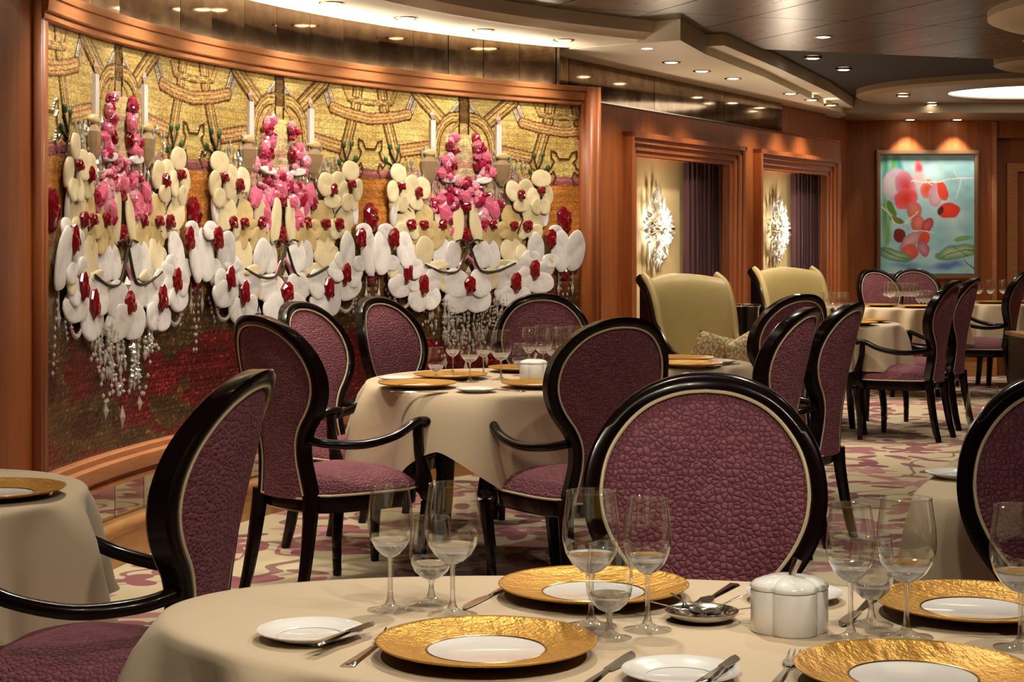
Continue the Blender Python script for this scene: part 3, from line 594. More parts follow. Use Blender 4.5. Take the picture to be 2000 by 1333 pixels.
for ci, (c, hl, hr) in enumerate(CENT):
    beads = MB(); chains = MB(); lattice = MB()
    for s in (-1, 1):
        kx = (hl if s < 0 else hr)/.782; U_ = lambda x: c+s*x*kx
        if ci == 3 and s > 0: continue
        lay = {0: .036, 1: .031, 2: .026, 3: .022, 4: .018, 5: .042, 6: .038, 7: .033}
        for i, (rd, ps) in enumerate(ORCH):
            if not inside(U_(rd[0])) and not inside(U_(ps[0][0])): continue
            cen = mpart('orchid', PM['R'], U_(rd[0]), rd[1], lay[i]+.012, rd[2]*kx*1.25, DEP['R'], rd[3]*1.25) if inside(U_(rd[0])) else None
            for p in ps:
                if inside(U_(p[0])):
                    po = petal(U_(p[0]), p[1], p[2], p[3], s*p[4], p[5], kx, lay[i]-.012, math.atan2(p[1]-rd[1], s*(p[0]-rd[0])))
                    if cen:
                        po.parent = cen
                        po.matrix_parent_inverse = cen.matrix_basis.inverted()
        for p in LOOSE:
            if not inside(U_(p[0])): continue
            if p[5] in 'PKL':
                for j_ in range(3):
                    kd = rnd.choice((p[5], p[5], 'P', 'K', 'L')); sc_ = rnd.uniform(.5,.8)
                    petal(U_(p[0])+rnd.uniform(-.4,.4)*p[2]*kx, p[1]+rnd.uniform(-.4,.4)*p[3], p[2]*sc_, p[3]*sc_*1.15, rnd.uniform(-60,60), kd, kx, .008+.006*j_)
                continue
            petal(U_(p[0]), p[1], p[2], p[3], s*p[4], p[5], kx, .010 if p[5] in 'PKLRBO' else .014)
        if ci < 3:
            for p in CEN[0][1]: petal(U_(p[0]), p[1], p[2], p[3], s*p[4], 'W', kx, .022)
        g = MISC
        if inside(U_(g['candle'][0])):
            x, v, w, h = g['candle']; mpart('candle', candle_m, U_(x), v, .006, w*kx*.8, .02, h)
            x, v, w, h = g['flame']; mpart('flame', flame_m, U_(x), v+.012, .01, w*kx, .02, h*1.3)
            x, v, w, h = g['urn']; mpart('urn', urn_m, U_(x), v, .012, w*kx, .05, h)
            x, v, w, h = g['crown']; mpart('urn_crown', PM['O'], U_(x), v, .01, w*kx, .02, h)
        for nm in ('bud1','bud2','bud3','bud4'):
            x, v, w, h = g[nm]
            if inside(U_(x)): petal(U_(x), v, w, h, s*(20 if nm in ('bud2','bud3') else -15), 'G', kx, .006)
        x, v, w, h = g['pend']
        if inside(U_(x)): mpart('crystal_pendant', spear_m, U_(x), v, .022, w*kx*.9, .02, h)
        tubeuv('branch', LINES['branch'], kx, c, s, .0065, 'dark', .046)
        tubeuv('branch', LINES['br2'], kx, c, s, .005, 'dark', .046)
        for nm in ('twig','twig2','twig3','twig4','twig5'): tubeuv('twig', LINES[nm], kx, c, s, .005, 'dark', .03 if nm in ('twig','twig2') else .008)
        tubeuv('chevron', LINES['pinkv'], kx, c, s, .010, 'L', .03)
        # chains of glass links
        if all(inside(U_(x)) for x, v in LINES['gar']):
            pts = spline([wp(U_(x), v, .03) for x, v in LINES['gar']], 6)
            for i, p in enumerate(pts): chains.octa(tuple(p), .009, .014 if i % 2 else .009)
        for x0, v0, x1, v1, n in ((.74,1.10,.80,.80,9),(.66,1.06,.60,.93,6)):
            for i in range(n):
                x = x0+(x1-x0)*i/n
                if inside(U_(x)): chains.octa(tuple(wp(U_(x)+rnd.uniform(-.01,.01), v0+(v1-v0)*i/n, .02)), .007, .012)
        # crystal lattice round the urns
        for i in range(170):
            x = rnd.uniform(.10,.50); v = rnd.uniform(1.36,1.84-.3*abs(x-.28))
            if inside(U_(x)): lattice.octa(tuple(wp(U_(x), v, .012)), rnd.uniform(.004,.010), rnd.uniform(.008,.032))
        # hanging strands below the orchids
        if ci < 3:
            for i in range(26):
                x = rnd.uniform(0, .37); topv = .99-.02*rnd.random(); botv = .69+.30*(x/.40)**2+rnd.uniform(-.02,.05)
                v = topv
                while v > botv:
                    hgt = rnd.choice((.008,.012,.03)); beads.octa(tuple(wp(U_(x)+rnd.uniform(-.006,.006), v, .016+rnd.uniform(0,.02))), rnd.uniform(.006,.011), hgt); v -= hgt*2.0+.004
            for i in range(15):
                t = i/14; beads.octa(tuple(wp(U_(.05+.32*t), .70+.06*math.sin(t*math.pi*3)+.16*t*t, .03)), .008, .012)
    if ci < 3:
        for p in AXIS: petal(c, p[1], p[2], p[3], 0, p[5], 1, .014)
        mpart('garnet', PM['R'], c, CEN[0][0][1], .046, CEN[0][0][2]*.9, .03, CEN[0][0][3]*1.05)
        mpart('diamond_crystal', gem_m, c, MISC['dia'][1], .04, .05, .04, .07)
        for dx, vb, h in ((0,.60,.10),(-.17,.64,.07),(.17,.64,.07)): mpart('crystal_pendant', gem_m, c+dx, vb, .02, h*.4, .03, h)
        u2 = c+hr
        for nm, pw in (('cone', 1), ('cone2', 1)):
            x, v, w, h = MISC[nm]
            if inside(u2): mpart('garnet_cone', cone_m, u2, v, .006, w*.95, .03, h)
    stuffuv('crystal_strands', beads, 'crystal'); stuffuv('glass_chain', chains, 'crystal'); stuffuv('crystal_lattice', lattice, 'crystal')
mpart('garnet_cone', cone_m, .07, MISC['cone'][1], .006, .10, .03, .17)

# ------------------------------------------------------------------ dining chairs
BO = [(.36,.165),(.40,.163),(.426,.157),(.48,.146),(.527,.139),(.583,.142),(.633,.162),(.672,.190),(.711,.214),(.76,.234),(.815,.243),(.87,.239),(.92,.224),(.965,.197),(1.0,.165),(1.025,.130),(1.043,.088),(1.053,.045),(1.056,0)]
def by(h, x):
    t = max(0, (h-.40)/.65); return -.235-.02*t-.105*t*t+1.0*x*x
side = spline([(w, h, 0) for h, w in BO], 3)
loop = [(p.x, p.y) for p in side]+[(-p.x, p.y) for p in side[-2::-1]]          # up the right, down the left
def nrm(i):
    a = loop[max(i-1,0)]; b = loop[min(i+1,len(loop)-1)]; t = Vector((b[0]-a[0], b[1]-a[1])); t.normalize(); return Vector((-t.y, t.x))   # inward
FW = .036
inner = [(loop[i][0]+nrm(i).x*FW, loop[i][1]+nrm(i).y*FW) for i in range(len(loop))]
def back_frame():
    sec = [(0,-.022),(0,.018),(.006,.026),(.018,.029),(.030,.026),(.036,.018),(.036,-.018),(.030,-.024),(.018,-.028),(.006,-.026)]
    rows = []
    for i, (x, h) in enumerate(loop):
        n = nrm(i); rows.append([(x+n.x*a, by(h+n.y*a, x+n.x*a)+d, h+n.y*a) for a, d in sec])
    mb = MB().grid(rows, True); mb.fan(rows[0]); mb.fan(rows[-1], True); return mb
def wi(h):
    best = 0
    for (x0, h0), (x1, h1) in zip(inner[:len(side)-1], inner[1:len(side)]):
        if min(h0, h1) <= h <= max(h0, h1) and abs(h1-h0) > 1e-6: best = max(best, x0+(x1-x0)*(h-h0)/(h1-h0))
    return best+.004
def back_panel(sgn, base, bulge):
    hs = [.385+(1.019-.385)*(1-(1-k/26)**1.5) for k in range(27)]; rows = []
    for h in hs:
        w = max(wi(h), .004); r = []
        for k in range(17):
            q = -1+2*k/16; x = w*q
            d = base+bulge*(1-abs(q)**2.6)*min(1, ((1.022-h)/.12))**.6
            r.append((x, by(h, x)+sgn*d, h))
        rows.append(r)
    return MB().grid(rows)
def seat_out(a, g=0.):
    # plan outline of the seat, superellipse that narrows towards the back
    ca, sa = math.cos(a), math.sin(a); p = 3.6; m = (abs(ca)**p+abs(sa)**p)**(-1/p)
    y = (.245+g)*sa*m; x = (.232+g)*ca*m*(1+.16*y/.245)
    return x, y+.012+.02*max(0, sa)*(1-abs(ca)**2)
def make_chair():
    root = empty('dining_chair')
    back_frame().build('back_frame', M['lacquer'], root)
    back_panel(1, .012, .022).build('backrest', M['velvet'], root)
    back_panel(-1, .012, .024).build('outside_back', M['velvet'], root)
    for sgn in (1, -1):
        mb = MB(); mb.tube([(x, by(h, x)+sgn*.0215, h) for x, h in inner[2:-2]], .0042, 6)
        o = mb.build('piping', M['piping'], root)
    for sgn in (1, -1): MB().tube([(x, by(.388, x)+sgn*.022, .388) for x in [-.13+.26*k/8 for k in range(9)]], .0042, 6).build('piping', M['piping'], root)
    N = 56; rows = []
    for r, h in ((.0,.492),(.25,.489),(.5,.479),(.7,.466),(.85,.448),(.95,.428),(1.0,.412),(1.012,.404),(1.0,.398)):
        rows.append([(seat_out(2*math.pi*k/N)[0]*r, seat_out(2*math.pi*k/N)[1]*r, h) for k in range(N)])
    MB().grid(rows, True).build('seat', M['velvet'], root, True, None)
    ring = [seat_out(2*math.pi*k/N, .003) for k in range(N)]
    MB().tube([(x, y, .398) for x, y in ring+ring[:1]], .0045, 6, cap=False).build('seat_piping', M['piping'], root)
    rows = [[(seat_out(2*math.pi*k/N, g)[0], seat_out(2*math.pi*k/N, g)[1], z) for k in range(N)] for g, z in ((-.03,.392),(.0,.394),(.002,.385),(-.002,.340),(-.012,.332),(-.04,.334))]
    MB().grid(rows, True).build('apron', M['lacquer'], root)
    for s in (-1, 1):
        P = spline([(s*.262,.222,.40),(s*.270,.236,.36),(s*.262,.228,.28),(s*.252,.212,.15),(s*.250,.212,.0)], 4)
        MB().tube(P, [.034-.018*(k/(len(P)-1))**.7 for k in range(len(P))], 8, pw=4).build('leg', M['lacquer'], root)
        P = spline([(s*.155,-.225,.40),(s*.160,-.235,.30),(s*.168,-.265,.12),(s*.172,-.295,.0)], 4)
        MB().tube(P, [.030-.012*(k/(len(P)-1)) for k in range(len(P))], 8, pw=4).build('leg', M['lacquer'], root)
        P = spline([(s*.264,.225,.39),(s*.262,.215,.47),(s*.262,.196,.55),(s*.264,.190,.635)], 4)
        MB().tube(P, [.033,.032,.030,.028,.025,.023,.021,.02,.0195,.019,.019,.019,.019][:len(P)], 8, pw=3.5).build('arm_support', M['lacquer'], root)
        P = spline([(s*.150,-.228,.602),(s*.205,-.172,.588),(s*.258,-.06,.583),(s*.276,.07,.606),(s*.270,.165,.645),(s*.264,.215,.650),(s*.264,.235,.640)], 4)
        MB().tube(P, [.019]*(len(P)-4)+[.021,.0235,.024,.020], 10, flat=.9).build('arm', M['lacquer'], root)
    return root
chair0 = make_chair()
KIDS[chair0.name] = list(chair0.children)
chair_used = [False]
def chair(bx, by_, fx, fy, label, group):
    """bx, by_ : place of the back; (fx, fy): the way the chair faces"""
    l = math.hypot(fx, fy); fx /= l; fy /= l
    o = chair0 if not chair_used[0] else copy_tree(chair0); chair_used[0] = True
    o.location = (bx+fx*.30, by_+fy*.30, 0); o.rotation_euler = (0, 0, math.atan2(-fx, fy)); tag(o, label, 'chair', group); return o
G1, G2, G3 = 'chairs at the near tables', 'chairs round the mid table before the mural', 'chairs on the far side of the room'
chair(.395, 3.60, -.15, -.98, 'large plum velvet balloon back chair directly behind the white cruet jar', G1)
chair(1.17, 3.66, -.22, -.97, 'plum velvet chair cut off at the right edge behind the gold charger', G1)
chair(-.60, 3.76, -.985, .17, 'plum velvet armchair seen side on, turned to the small table at left', G1)
chair(-.888, 6.45, .72, .69, 'plum velvet armchair with its back turned, left of the mid table', G2)
chair(.365, 6.28, -.42, .907, 'plum velvet armchair with its back turned, right of the mid table', G2)
chair(-.90, 7.76, .88, -.47, 'rosy lit chair facing the mid table, the one nearer its armchair at left', G2)
chair(-.615, 8.42, .84, -.54, 'rosy lit chair facing the mid table, closest to the mural wall', G2)
chair(.153, 8.90, .03, -1, 'chair facing forward behind the mid table, in front of the mural frame', G2)
chair(1.15, 7.16, -.875, .485, 'lit back of the plum chair in the pair by the aisle, nearer one', G3)
chair(1.445, 7.73, -.87, .5, 'lit back of the plum chair in the pair by the aisle, farther one', G3)
chair(1.42, 8.85, -.54, .84, 'plum chair back showing behind the aisle pair, below the far armchair', G3)
chair(2.87, 11.65, -.87, .5, 'plum armchair in profile with arms showing, across the patterned aisle', G3)
chair(3.18, 12.35, -.87, .5, 'plum armchair half hidden behind the profile armchair across the aisle', G3)
chair(4.27, 14.9, -.9, .43, 'plum armchair at the right edge with seat showing, near the far wall', G3)
chair(3.28, 15.92, .45, -.89, 'dark chair below the left corner of the flower painting', G3)
chair(3.72, 16.35, .05, -1, 'chair with pinkish back right below the middle of the flower painting', G3)

# ------------------------------------------------------------------ tables
def oval_cloth(a, b, drop, folds, seed, square=False, corner=0.):
    r_ = random.Random(seed); N = 180; rows = []; ph = [r_.uniform(0, 6.28) for _ in range(4)]
    def pt(t, off, z, amp):
        if square:
            p = 14; m = (abs(math.cos(t))**p+abs(math.sin(t))**p)**(-1/p); x, y = a*math.cos(t)*m, b*math.sin(t)*m
        else: x, y = a*math.cos(t), b*math.sin(t)
        n = Vector((x/a/a, y/b/b)) if not square else Vector((x, y)); n.normalize()
        f = math.sin(folds*t+ph[0]+1.1*math.sin(2*t+ph[1]))+.45*math.sin((folds*1.7//1)*t+ph[2])
        f = f if f < 0 else f*1.25
        o = off+amp*f; z *= 1+corner*(abs(math.sin(2*(t+.35)))**1.5-.45); return (x+n.x*o, y+n.y*o, z)
    T = [2*math.pi*k/N for k in range(N)]
    for q in (0.0, .3, .6, .85, .97): rows.append([(a*q*math.cos(t), b*q*math.sin(t), 0) if not square else tuple(c*q for c in pt(t,0,0,0)) for t in T])
    for off, z, am in ((0,0,0),(.010,-.003,0),(.017,-.010,.002),(.021,-.022,.007),(.026,-.05,.018),(.034,-.10,.028),(.045,-.18,.033),(.055,-.26,.040),(.062,-drop,.044)):
        rows.append([pt(t, off, z, am) for t in T])
    return MB().grid(rows, True)
def table(x, y, a, b, th, label, clabel, drop=.30, folds=11, seed=1, square=False, corner=0.):
    t = empty('dining_table', (x, y, 0), th); tag(t, label, 'table', 'dining tables')
    r = min(a, b)
    MB().lathe([(0,.742),(.97,.742),(.985,.735),(.97,.70),(.9,.695),(0,.695)], 64, sx=a*.97, sy=b*.97).build('tabletop', M['lacquer'], t)
    MB().lathe([(.52,.70),(.56,.70),(.56,.60),(.55,.585),(.52,.585)], 48, sx=a, sy=b).build('apron', M['lacquer'], t)
    for k in range(4):
        an = math.pi/4+k*math.pi/2; c, s = math.cos(an), math.sin(an); RX, RY = a*.55, b*.55; c *= 1.1; s *= 1.1
        P = spline([(RX*c*.93,RY*s*.93,.66),(RX*c*.93,RY*s*.93,.45),(RX*c*.97,RY*s*.97,.2),(RX*c*1.06,RY*s*1.06,.0)], 4)
        MB().tube(P, [.034-.014*i/(len(P)-1) for i in range(len(P))], 8, pw=4).build('leg', M['lacquer'], t)
    c = oval_cloth(a, b, drop, folds, seed, square, corner).build('tablecloth', M['cloth'], None, True, None)
    c.location = (x, y, .75); c.rotation_euler = (0, 0, th); tag(c, clabel, 'tablecloth', 'tablecloths'); return t
table(.415, 2.545, .99, .44, -.30, 'oval dining table laid in the foreground under a champagne cloth', 'champagne cloth covering the oval table in the foreground', folds=13, seed=3)
table(-.06, 7.27, .53, .66, 0, 'round table with dark legs before the mosaic mural', 'champagne cloth on the laid table before the mosaic mural', folds=7, seed=8, drop=.32, corner=.75)
table(-1.37, 4.07, .365, .41, 0, 'small table at the left edge of the picture', 'champagne cloth on the small table at the left edge', folds=8, seed=5, drop=.28)
table(2.16, 12.15, .49, .45, 0, 'round table between the profile armchair and the ice bucket', 'pale cloth on the table between the profile armchair and ice bucket', folds=9, seed=11)
table(.74, 8.30, .37, .40, 0, 'table partly hidden before the olive armchair with pillows', 'pale cloth on the table before the olive armchair with pillows', folds=9, seed=15)
table(3.38, 15.0, .43, .42, 0, 'round table crowded with glasses below the flower painting', 'pale cloth on the glass filled table below the flower painting', folds=12, seed=17)
table(4.42, 15.9, .40, .40, 0, 'farthest table at the right beside the wall recess', 'shaded cloth on the farthest table beside the wall recess', folds=10, seed=19)
table(1.43, 4.23, .40, .40, math.atan2(-.375,.927), 'square table behind the chair at the right edge', 'champagne cloth with a square corner behind the right edge chair', folds=8, seed=23, square=True)

# ------------------------------------------------------------------ tableware
def solid_glass():
    m = bpy.data.materials.new('solid_glass'); m.use_nodes = True; nt = m.node_tree; nt.nodes.clear()
    o = nt.nodes.new('ShaderNodeOutputMaterial'); g = node(nt, 'ShaderNodeBsdfGlass', {'Color': (1,1,1,1), 'Roughness': .0, 'IOR': 1.45}); t = node(nt, 'ShaderNodeBsdfTransparent', {0: (.97,.97,.97,1)})
    gl = node(nt, 'ShaderNodeBsdfGlossy', {'Roughness': .03}); lw = node(nt, 'ShaderNodeLayerWeight', {0: .5}); th = node(nt, 'ShaderNodeMixShader', {0: math_(nt, 'ADD', math_(nt, 'MULTIPLY', math_(nt, 'POWER', lw.outputs['Facing'], 3.), .7), .06), 1: t.outputs[0], 2: gl.outputs[0]})
    mx = node(nt, 'ShaderNodeMixShader', {0: .6, 1: g.outputs[0], 2: th.outputs[0]}); nt.links.new(mx.outputs[0], o.inputs[0]); return m
M['solid_glass'] = solid_glass()
M['lens'] = bpy.data.materials.new('whitened_glass'); M['lens'].use_nodes = True; _n = M['lens'].node_tree; _n.nodes.clear(); _o = _n.nodes.new('ShaderNodeOutputMaterial'); _g = node(_n, 'ShaderNodeBsdfGlass', {'Roughness': 0., 'IOR': 1.45}); _d = node(_n, 'ShaderNodeBsdfTranslucent', {0: (1,1,1,1)}); _m = node(_n, 'ShaderNodeMixShader', {0: .16, 1: _g.outputs[0], 2: _d.outputs[0]}); _n.links.new(_m.outputs[0], _o.inputs[0])  # white translucence mixed in, imitating bright cloth refracted by the bowl
TT = .75
def at(root, x, y, z=TT, rz=0.): root.location = (x, y, z); root.rotation_euler = (0, 0, rz)
PROTO = {}
def proto(key, make):
    if key not in PROTO: o = make(); KIDS[o.name] = list(o.children); PROTO[key] = [o, False]
    p = PROTO[key]
    if not p[1]: p[1] = True; return p[0]
    return copy_tree(p[0])
def put(key, make, x, y, label, cat, group, z=TT, rz=0.):
    o = proto(key, make); at(o, x, y, z, rz); tag(o, label, cat, group); return o
def mk_charger():
    e = empty('charger_plate')
    MB().lathe([(.083,.0085),(.088,.0095),(.110,.0125),(.135,.0175),(.150,.0215),(.155,.0235),(.1555,.0225),(.150,.0185),(.13,.0135),(.10,.0075),(.09,.003),(.09,0),(.083,0)], 72).build('gold_rim', M['gold'], e, True, None)
    MB().lathe([(0,.0075),(.080,.0078),(.083,.0085)], 56).build('white_well', M['porcelain'], e)
    MB().lathe([(.0825,.0095),(.084,.0102),(.0855,.0095)], 56).build('gold_line', M['brass'], e)
    return e
def mk_bread():
    e = empty('bread_plate'); MB().lathe([(0,.005),(.045,.005),(.052,.007),(.066,.011),(.077,.0155),(.0785,.0155),(.078,.014),(.066,.0085),(.05,.003),(.046,0),(0,0)], 56).build('plate_body', M['porcelain'], e)
    MB().lathe([(.0462,.0062),(.048,.0072),(.0498,.0068)], 48).build('well_ring', M['porcelain'], e); return e
def bowl_set(name, H_, prof, zs, foot, wall):
    e = empty(name)
    MB().lathe(prof, 40).build('bowl', M['glass'], e)
    r, z = prof[-1]; MB().tube([(r*math.cos(t), r*math.sin(t), z) for t in [2*math.pi*k/40 for k in range(41)]], .0010, 5, cap=False).build('rim', M['glass'], e)
    # solid lens added in the bowl bottom, imitating the bright refraction there
    lens = [(max(r_-.0004, 0), z_) for r_, z_ in prof if z_ <= wall]; rl = lens[-1][0]
    MB().lathe(lens+[(rl*.97, wall-.0005), (rl*.6, wall-.003), (0, wall-.004)], 40).build('bowl_lens', M['lens'], e)
    MB().lathe([(0,.0045),(foot*.22,.0115),(.0052,.019),(.0040,.03),(.0036,zs*.6),(.0040,zs-.006),(.006,zs)], 32).build('stem', M['solid_glass'], e)
    MB().lathe([(foot*.985,.0008),(foot,.0015),(foot*.8,.0032),(foot*.45,.0062),(foot*.21,.0113)], 32).build('foot', M['glass'], e)
    return e
def mk_white(): return bowl_set('white_wine_glass', .197, [(.0,.0835),(.006,.0840),(.014,.0885),(.024,.0985),(.0315,.112),(.0355,.128),(.0358,.140),(.0345,.160),(.0315,.182),(.0292,.197)], .084, .0365, .112)
def mk_red(): return bowl_set('red_wine_glass', .204, [(.0,.0800),(.007,.0805),(.017,.085),(.029,.0955),(.038,.110),(.0428,.127),(.0436,.141),(.0425,.160),(.039,.185),(.0365,.204)], .0805, .039, .110)
def mk_water(): return bowl_set('water_goblet', .138, [(.0,.0385),(.006,.0390),(.016,.0430),(.026,.0520),(.032,.0640),(.0345,.0775),(.0345,.090),(.0325,.112),(.0295,.138)], .039, .033, .066)
GL = {'w': mk_white, 'r': mk_red, 'g': mk_water}; GC = {'w': 'wine glass', 'r': 'wine glass', 'g': 'goblet'}
def cut_handle(mb, l):
    rows = []
    for t, w, h in ((0,.0095,.0022),(.03,.0105,.003),(.25,.0085,.0034),(.6,.0065,.0034),(.85,.0045,.0034),(1,.0040,.0030)):
        y = t*l; rows.append([(-w,y,0),(-w*.6,y,h),(w*.6,y,h),(w,y,0),(w*.5,y,-.001),(-w*.5,y,-.001)])
    mb.grid(rows, True); mb.fan(rows[0]); mb.fan(rows[-1], True); return mb
def mk_fork():
    e = empty('dinner_fork'); cut_handle(MB(), .125).build('handle', M['silver'], e)
    mb = MB(); rows = []
    for y, w, z in ((.123,.004,.002),(.135,.006,.003),(.147,.0115,.003),(.158,.0125,.001)):
        rows.append([(-w,y,z),(w,y,z),(w,y,z+.002),(-w,y,z+.002)])
    mb.grid(rows, True); mb.fan(rows[0]); mb.fan(rows[-1], True); mb.build('neck', M['silver'], e)
    for k in range(4):
        x = -.0108+.0072*k; mb = MB(); rows = []
        for y, w, z in ((.157,.0019,.001),(.175,.0017,.0005),(.19,.0015,.003),(.203,.0010,.008)):
            rows.append([(x-w,y,z),(x+w,y,z),(x+w,y,z+.0018),(x-w,y,z+.0018)])
        mb.grid(rows, True); mb.fan(rows[-1], True); mb.build('tine', M['silver'], e)
    return e
def blade(l0, l1, w):
    mb = MB(); rows = []; n = 9
    for k in range(n):
        t = k/(n-1); y = l0+(l1-l0)*t; a = w*(.55+.45*math.sin(min(1, t*2.2)*math.pi/2))*(1 if t < .7 else max(.08, 1-((t-.7)/.3)**2)); b = w*.45*(1 if t < .8 else max(.3, 1-(t-.8)*2.5))
        rows.append([(-b,y,.001),(a,y,.0008),(a,y,.0014),(-b,y,.0032)])
    mb.grid(rows, True); mb.fan(rows[0]); mb.fan(rows[-1], True); return mb
def mk_knife():
    e = empty('dinner_knife'); cut_handle(MB(), .115).build('handle', M['silver'], e); blade(.113, .225, .0125).build('blade', M['silver'], e, False); return e
def mk_bknife():
    e = empty('butter_knife'); cut_handle(MB(), .090).build('handle', M['silver'], e); blade(.088, .160, .0105).build('blade', M['silver'], e, False); return e
MK = {'fork': mk_fork, 'knife': mk_knife, 'bknife': mk_bknife}; NMC = {'fork': 'fork', 'knife': 'knife', 'bknife': 'knife'}
def cut(kind, ax, ay, tx, ty, label, z=TT+.001, tilt=0.):
    o = put(kind, MK[kind], ax, ay, label, NMC[kind], 'table cutlery', z, math.atan2(-(tx-ax), ty-ay)); o.rotation_euler[0] = tilt; return o
def quat(r, g, n=80):
    out = []
    for k in range(n):
        t = 2*math.pi*k/n; c = math.cos(2*t)
        q = r*(.80+.20*abs(c)**.55)+g; out.append((q*math.cos(t), q*math.sin(t)))
    return out
def mk_cruet():
    e = empty('cruet_jar')
    def lay(z, g, s=1): return [(x*s, y*s, z) for x, y in quat(.058, g)]
    rows = [lay(0,0,.0),lay(0,-.002),lay(.002,0),lay(.060,0),lay(.0625,-.001),lay(.0625,0,.0)]
    MB().grid(rows, True).build('jar_body', M['porcelain'], e, True, .9)
    rows = [lay(.0635,-.001),lay(.0665,.001),lay(.071,-.001),lay(.0755,-.001,.9),lay(.0795,-.001,.7),lay(.082,0,.45),lay(.083,0,.15),lay(.083,0,0)]
    MB().grid(rows, True).build('lid', M['porcelain'], e, True, None)
    MB().tube([(.002,0,.075),(.006,.0,.09),(.013,0,.106)], [.0055,.007,.0085], 8, flat=.8).build('spoon_handle', M['silver'], e)
    return e
def mk_dish():
    e = empty('silver_dish')
    MB().lathe([(0,.006),(.038,.006),(.046,.010),(.054,.016),(.0565,.016),(.055,.012),(.046,.005),(.03,0),(0,0)], 48).build('dish_body', M['silver'], e)
    return e
def mk_spoon():
    e = empty('salt_spoon'); mb = MB(); rows = []
    for k in range(8):
        t = k/7; w = .0095*math.sin(math.pi*min(1, .08+t*.92))**.7+.001; rows.append([(-w,-.03+.03*t,.002),(0,-.03+.03*t,-.002),(w,-.03+.03*t,.002),(0,-.03+.03*t,.0005)])
    mb.grid(rows, True).build('spoon_bowl', M['silver'], e)
    MB().tube([(0,-.002,.001),(0,.025,.003),(0,.05,.004),(0,.058,.004)], [.0016,.0018,.0028,.003], 6, flat=.5).build('handle', M['silver'], e); return e
def glass(k, x, y, label, group, z=TT): return put('glass_'+k, GL[k], x, y, label, GC[k], group, z, rnd.uniform(0, 6))

GC1 = 'gold rimmed charger plates'
N1 = 'near oval table'
put('charger', mk_charger, -.036, 2.474, 'gold rimmed charger nearest the white bread plate at lower left', 'plate', GC1, rz=.4)
put('charger', mk_charger, .133, 2.878, 'gold rimmed charger at the far table edge beside three glasses', 'plate', GC1, rz=2.0)
put('charger', mk_charger, .721, 2.747, 'gold rimmed charger at right edge behind the pair of tall glasses', 'plate', GC1, rz=1.1)
put('charger', mk_charger, .527, 2.321, 'gold rimmed charger cut by the bottom edge at right', 'plate', GC1, rz=3.3)
GB = 'white bread plates'
put('bread', mk_bread, -.294, 2.577, 'white bread plate with a butter knife, at the left of the near table', 'plate', GB)
put('bread', mk_bread, .223, 2.335, 'white bread plate cut by the bottom edge, left of the dinner fork', 'plate', GB)
put('bread', mk_bread, .455, 2.85, 'white bread plate mostly hidden behind the cruet jar', 'plate', GB)
cut('bknife', -.276, 2.462, -.205, 2.60, 'patterned butter knife resting across the left bread plate', TT+.0165)
cut('bknife', .240, 2.250, .300, 2.385, 'patterned butter knife resting across the bread plate at the bottom edge', TT+.0165)
cut('fork', -.225, 2.405, -.165, 2.64, 'dinner fork left of the nearest gold charger')
cut('knife', .085, 2.275, .165, 2.47, 'dinner knife right of the nearest gold charger')
cut('knife', .005, 2.985, -.071, 2.786, 'dinner knife pointing at the viewer, left of the far charger')
cut('fork', .375, 2.975, .296, 2.80, 'dinner fork with tines toward the viewer, right of the far charger')
cut('knife', .585, 2.86, .505, 2.675, 'dinner knife behind the goblet, left of the right edge charger')
cut('fork', .333, 2.275, .402, 2.475, 'dinner fork left of the charger at the bottom edge')
GG = 'stemware on the near table'
glass('w', -.191, 2.772, 'slender wine glass standing leftmost on the near table', GG); glass('r', -.092, 2.735, 'wide wine glass right of the leftmost slender glass', GG); glass('g', -.129, 2.823, 'short goblet between the two wine glasses at left', GG)
glass('r', .119, 2.656, 'wide wine glass before the far charger, behind a short goblet', GG); glass('w', .202, 2.631, 'slender wine glass between far charger and silver dish', GG); glass('g', .142, 2.578, 'short goblet in front of the far charger', GG)
glass('w', .493, 2.571, 'slender wine glass just right of the cruet jar', GG); glass('r', .577, 2.584, 'wide wine glass before the right edge charger', GG); glass('g', .542, 2.665, 'short goblet between the two wine glasses right of the cruet jar', GG)
glass('r', .724, 2.513, 'wide wine glass cut by the right edge of the picture', GG)
put('cruet', mk_cruet, .413, 2.631, 'white four lobed porcelain cruet jar on the near table', 'jar', 'cruet jars', rz=.09)
put('dish', mk_dish, .290, 2.70, 'small polished silver dish with tiny spoons on the near table', 'dish', 'silver dishes')
for k, (an, lb) in enumerate(((2.75,'pointing left'),(2.0,'pointing back left'),(.75,'pointing back right'),(-.15,'pointing right at the jar'))):
    o = put('spoon', mk_spoon, .290+.036*math.cos(an), 2.70+.036*math.sin(an), 'tiny silver spoon in the silver dish, '+lb, 'spoon', 'tiny spoons', TT+.013, an-math.pi/2); o.rotation_euler[0] = .12
# mid table before the mural
G_ = 'setting of the mid table'
for x, y, lb in ((-.369,6.888,'front left'),(-.254,7.32,'back left'),(.05,7.72,'far side'),(.11,6.90,'front right, by the turned chair')):
    put('charger', mk_charger, x, y, 'gold rimmed charger on the mid table, '+lb, 'plate', GC1, rz=x*9)
put('bread', mk_bread, -.136, 6.692, 'white bread plate at the front edge of the mid table', 'plate', GB); put('bread', mk_bread, -.47, 7.224, 'white bread plate at the left rim of the mid table', 'plate', GB)
put('cruet', mk_cruet, .089, 7.339, 'white porcelain cruet jar among glasses on the mid table', 'jar', 'cruet jars', rz=.3)
cut('knife', -.46, 6.70, -.28, 6.66, 'knife lying at the front left rim of the mid table'); cut('fork', .05, 6.70, -.08, 6.80, 'fork beside the front right charger of the mid table'); cut('knife', -.02, 7.1, .1, 7.13, 'knife below the cruet jar on the mid table')
GW = 'stemware on the mid table'
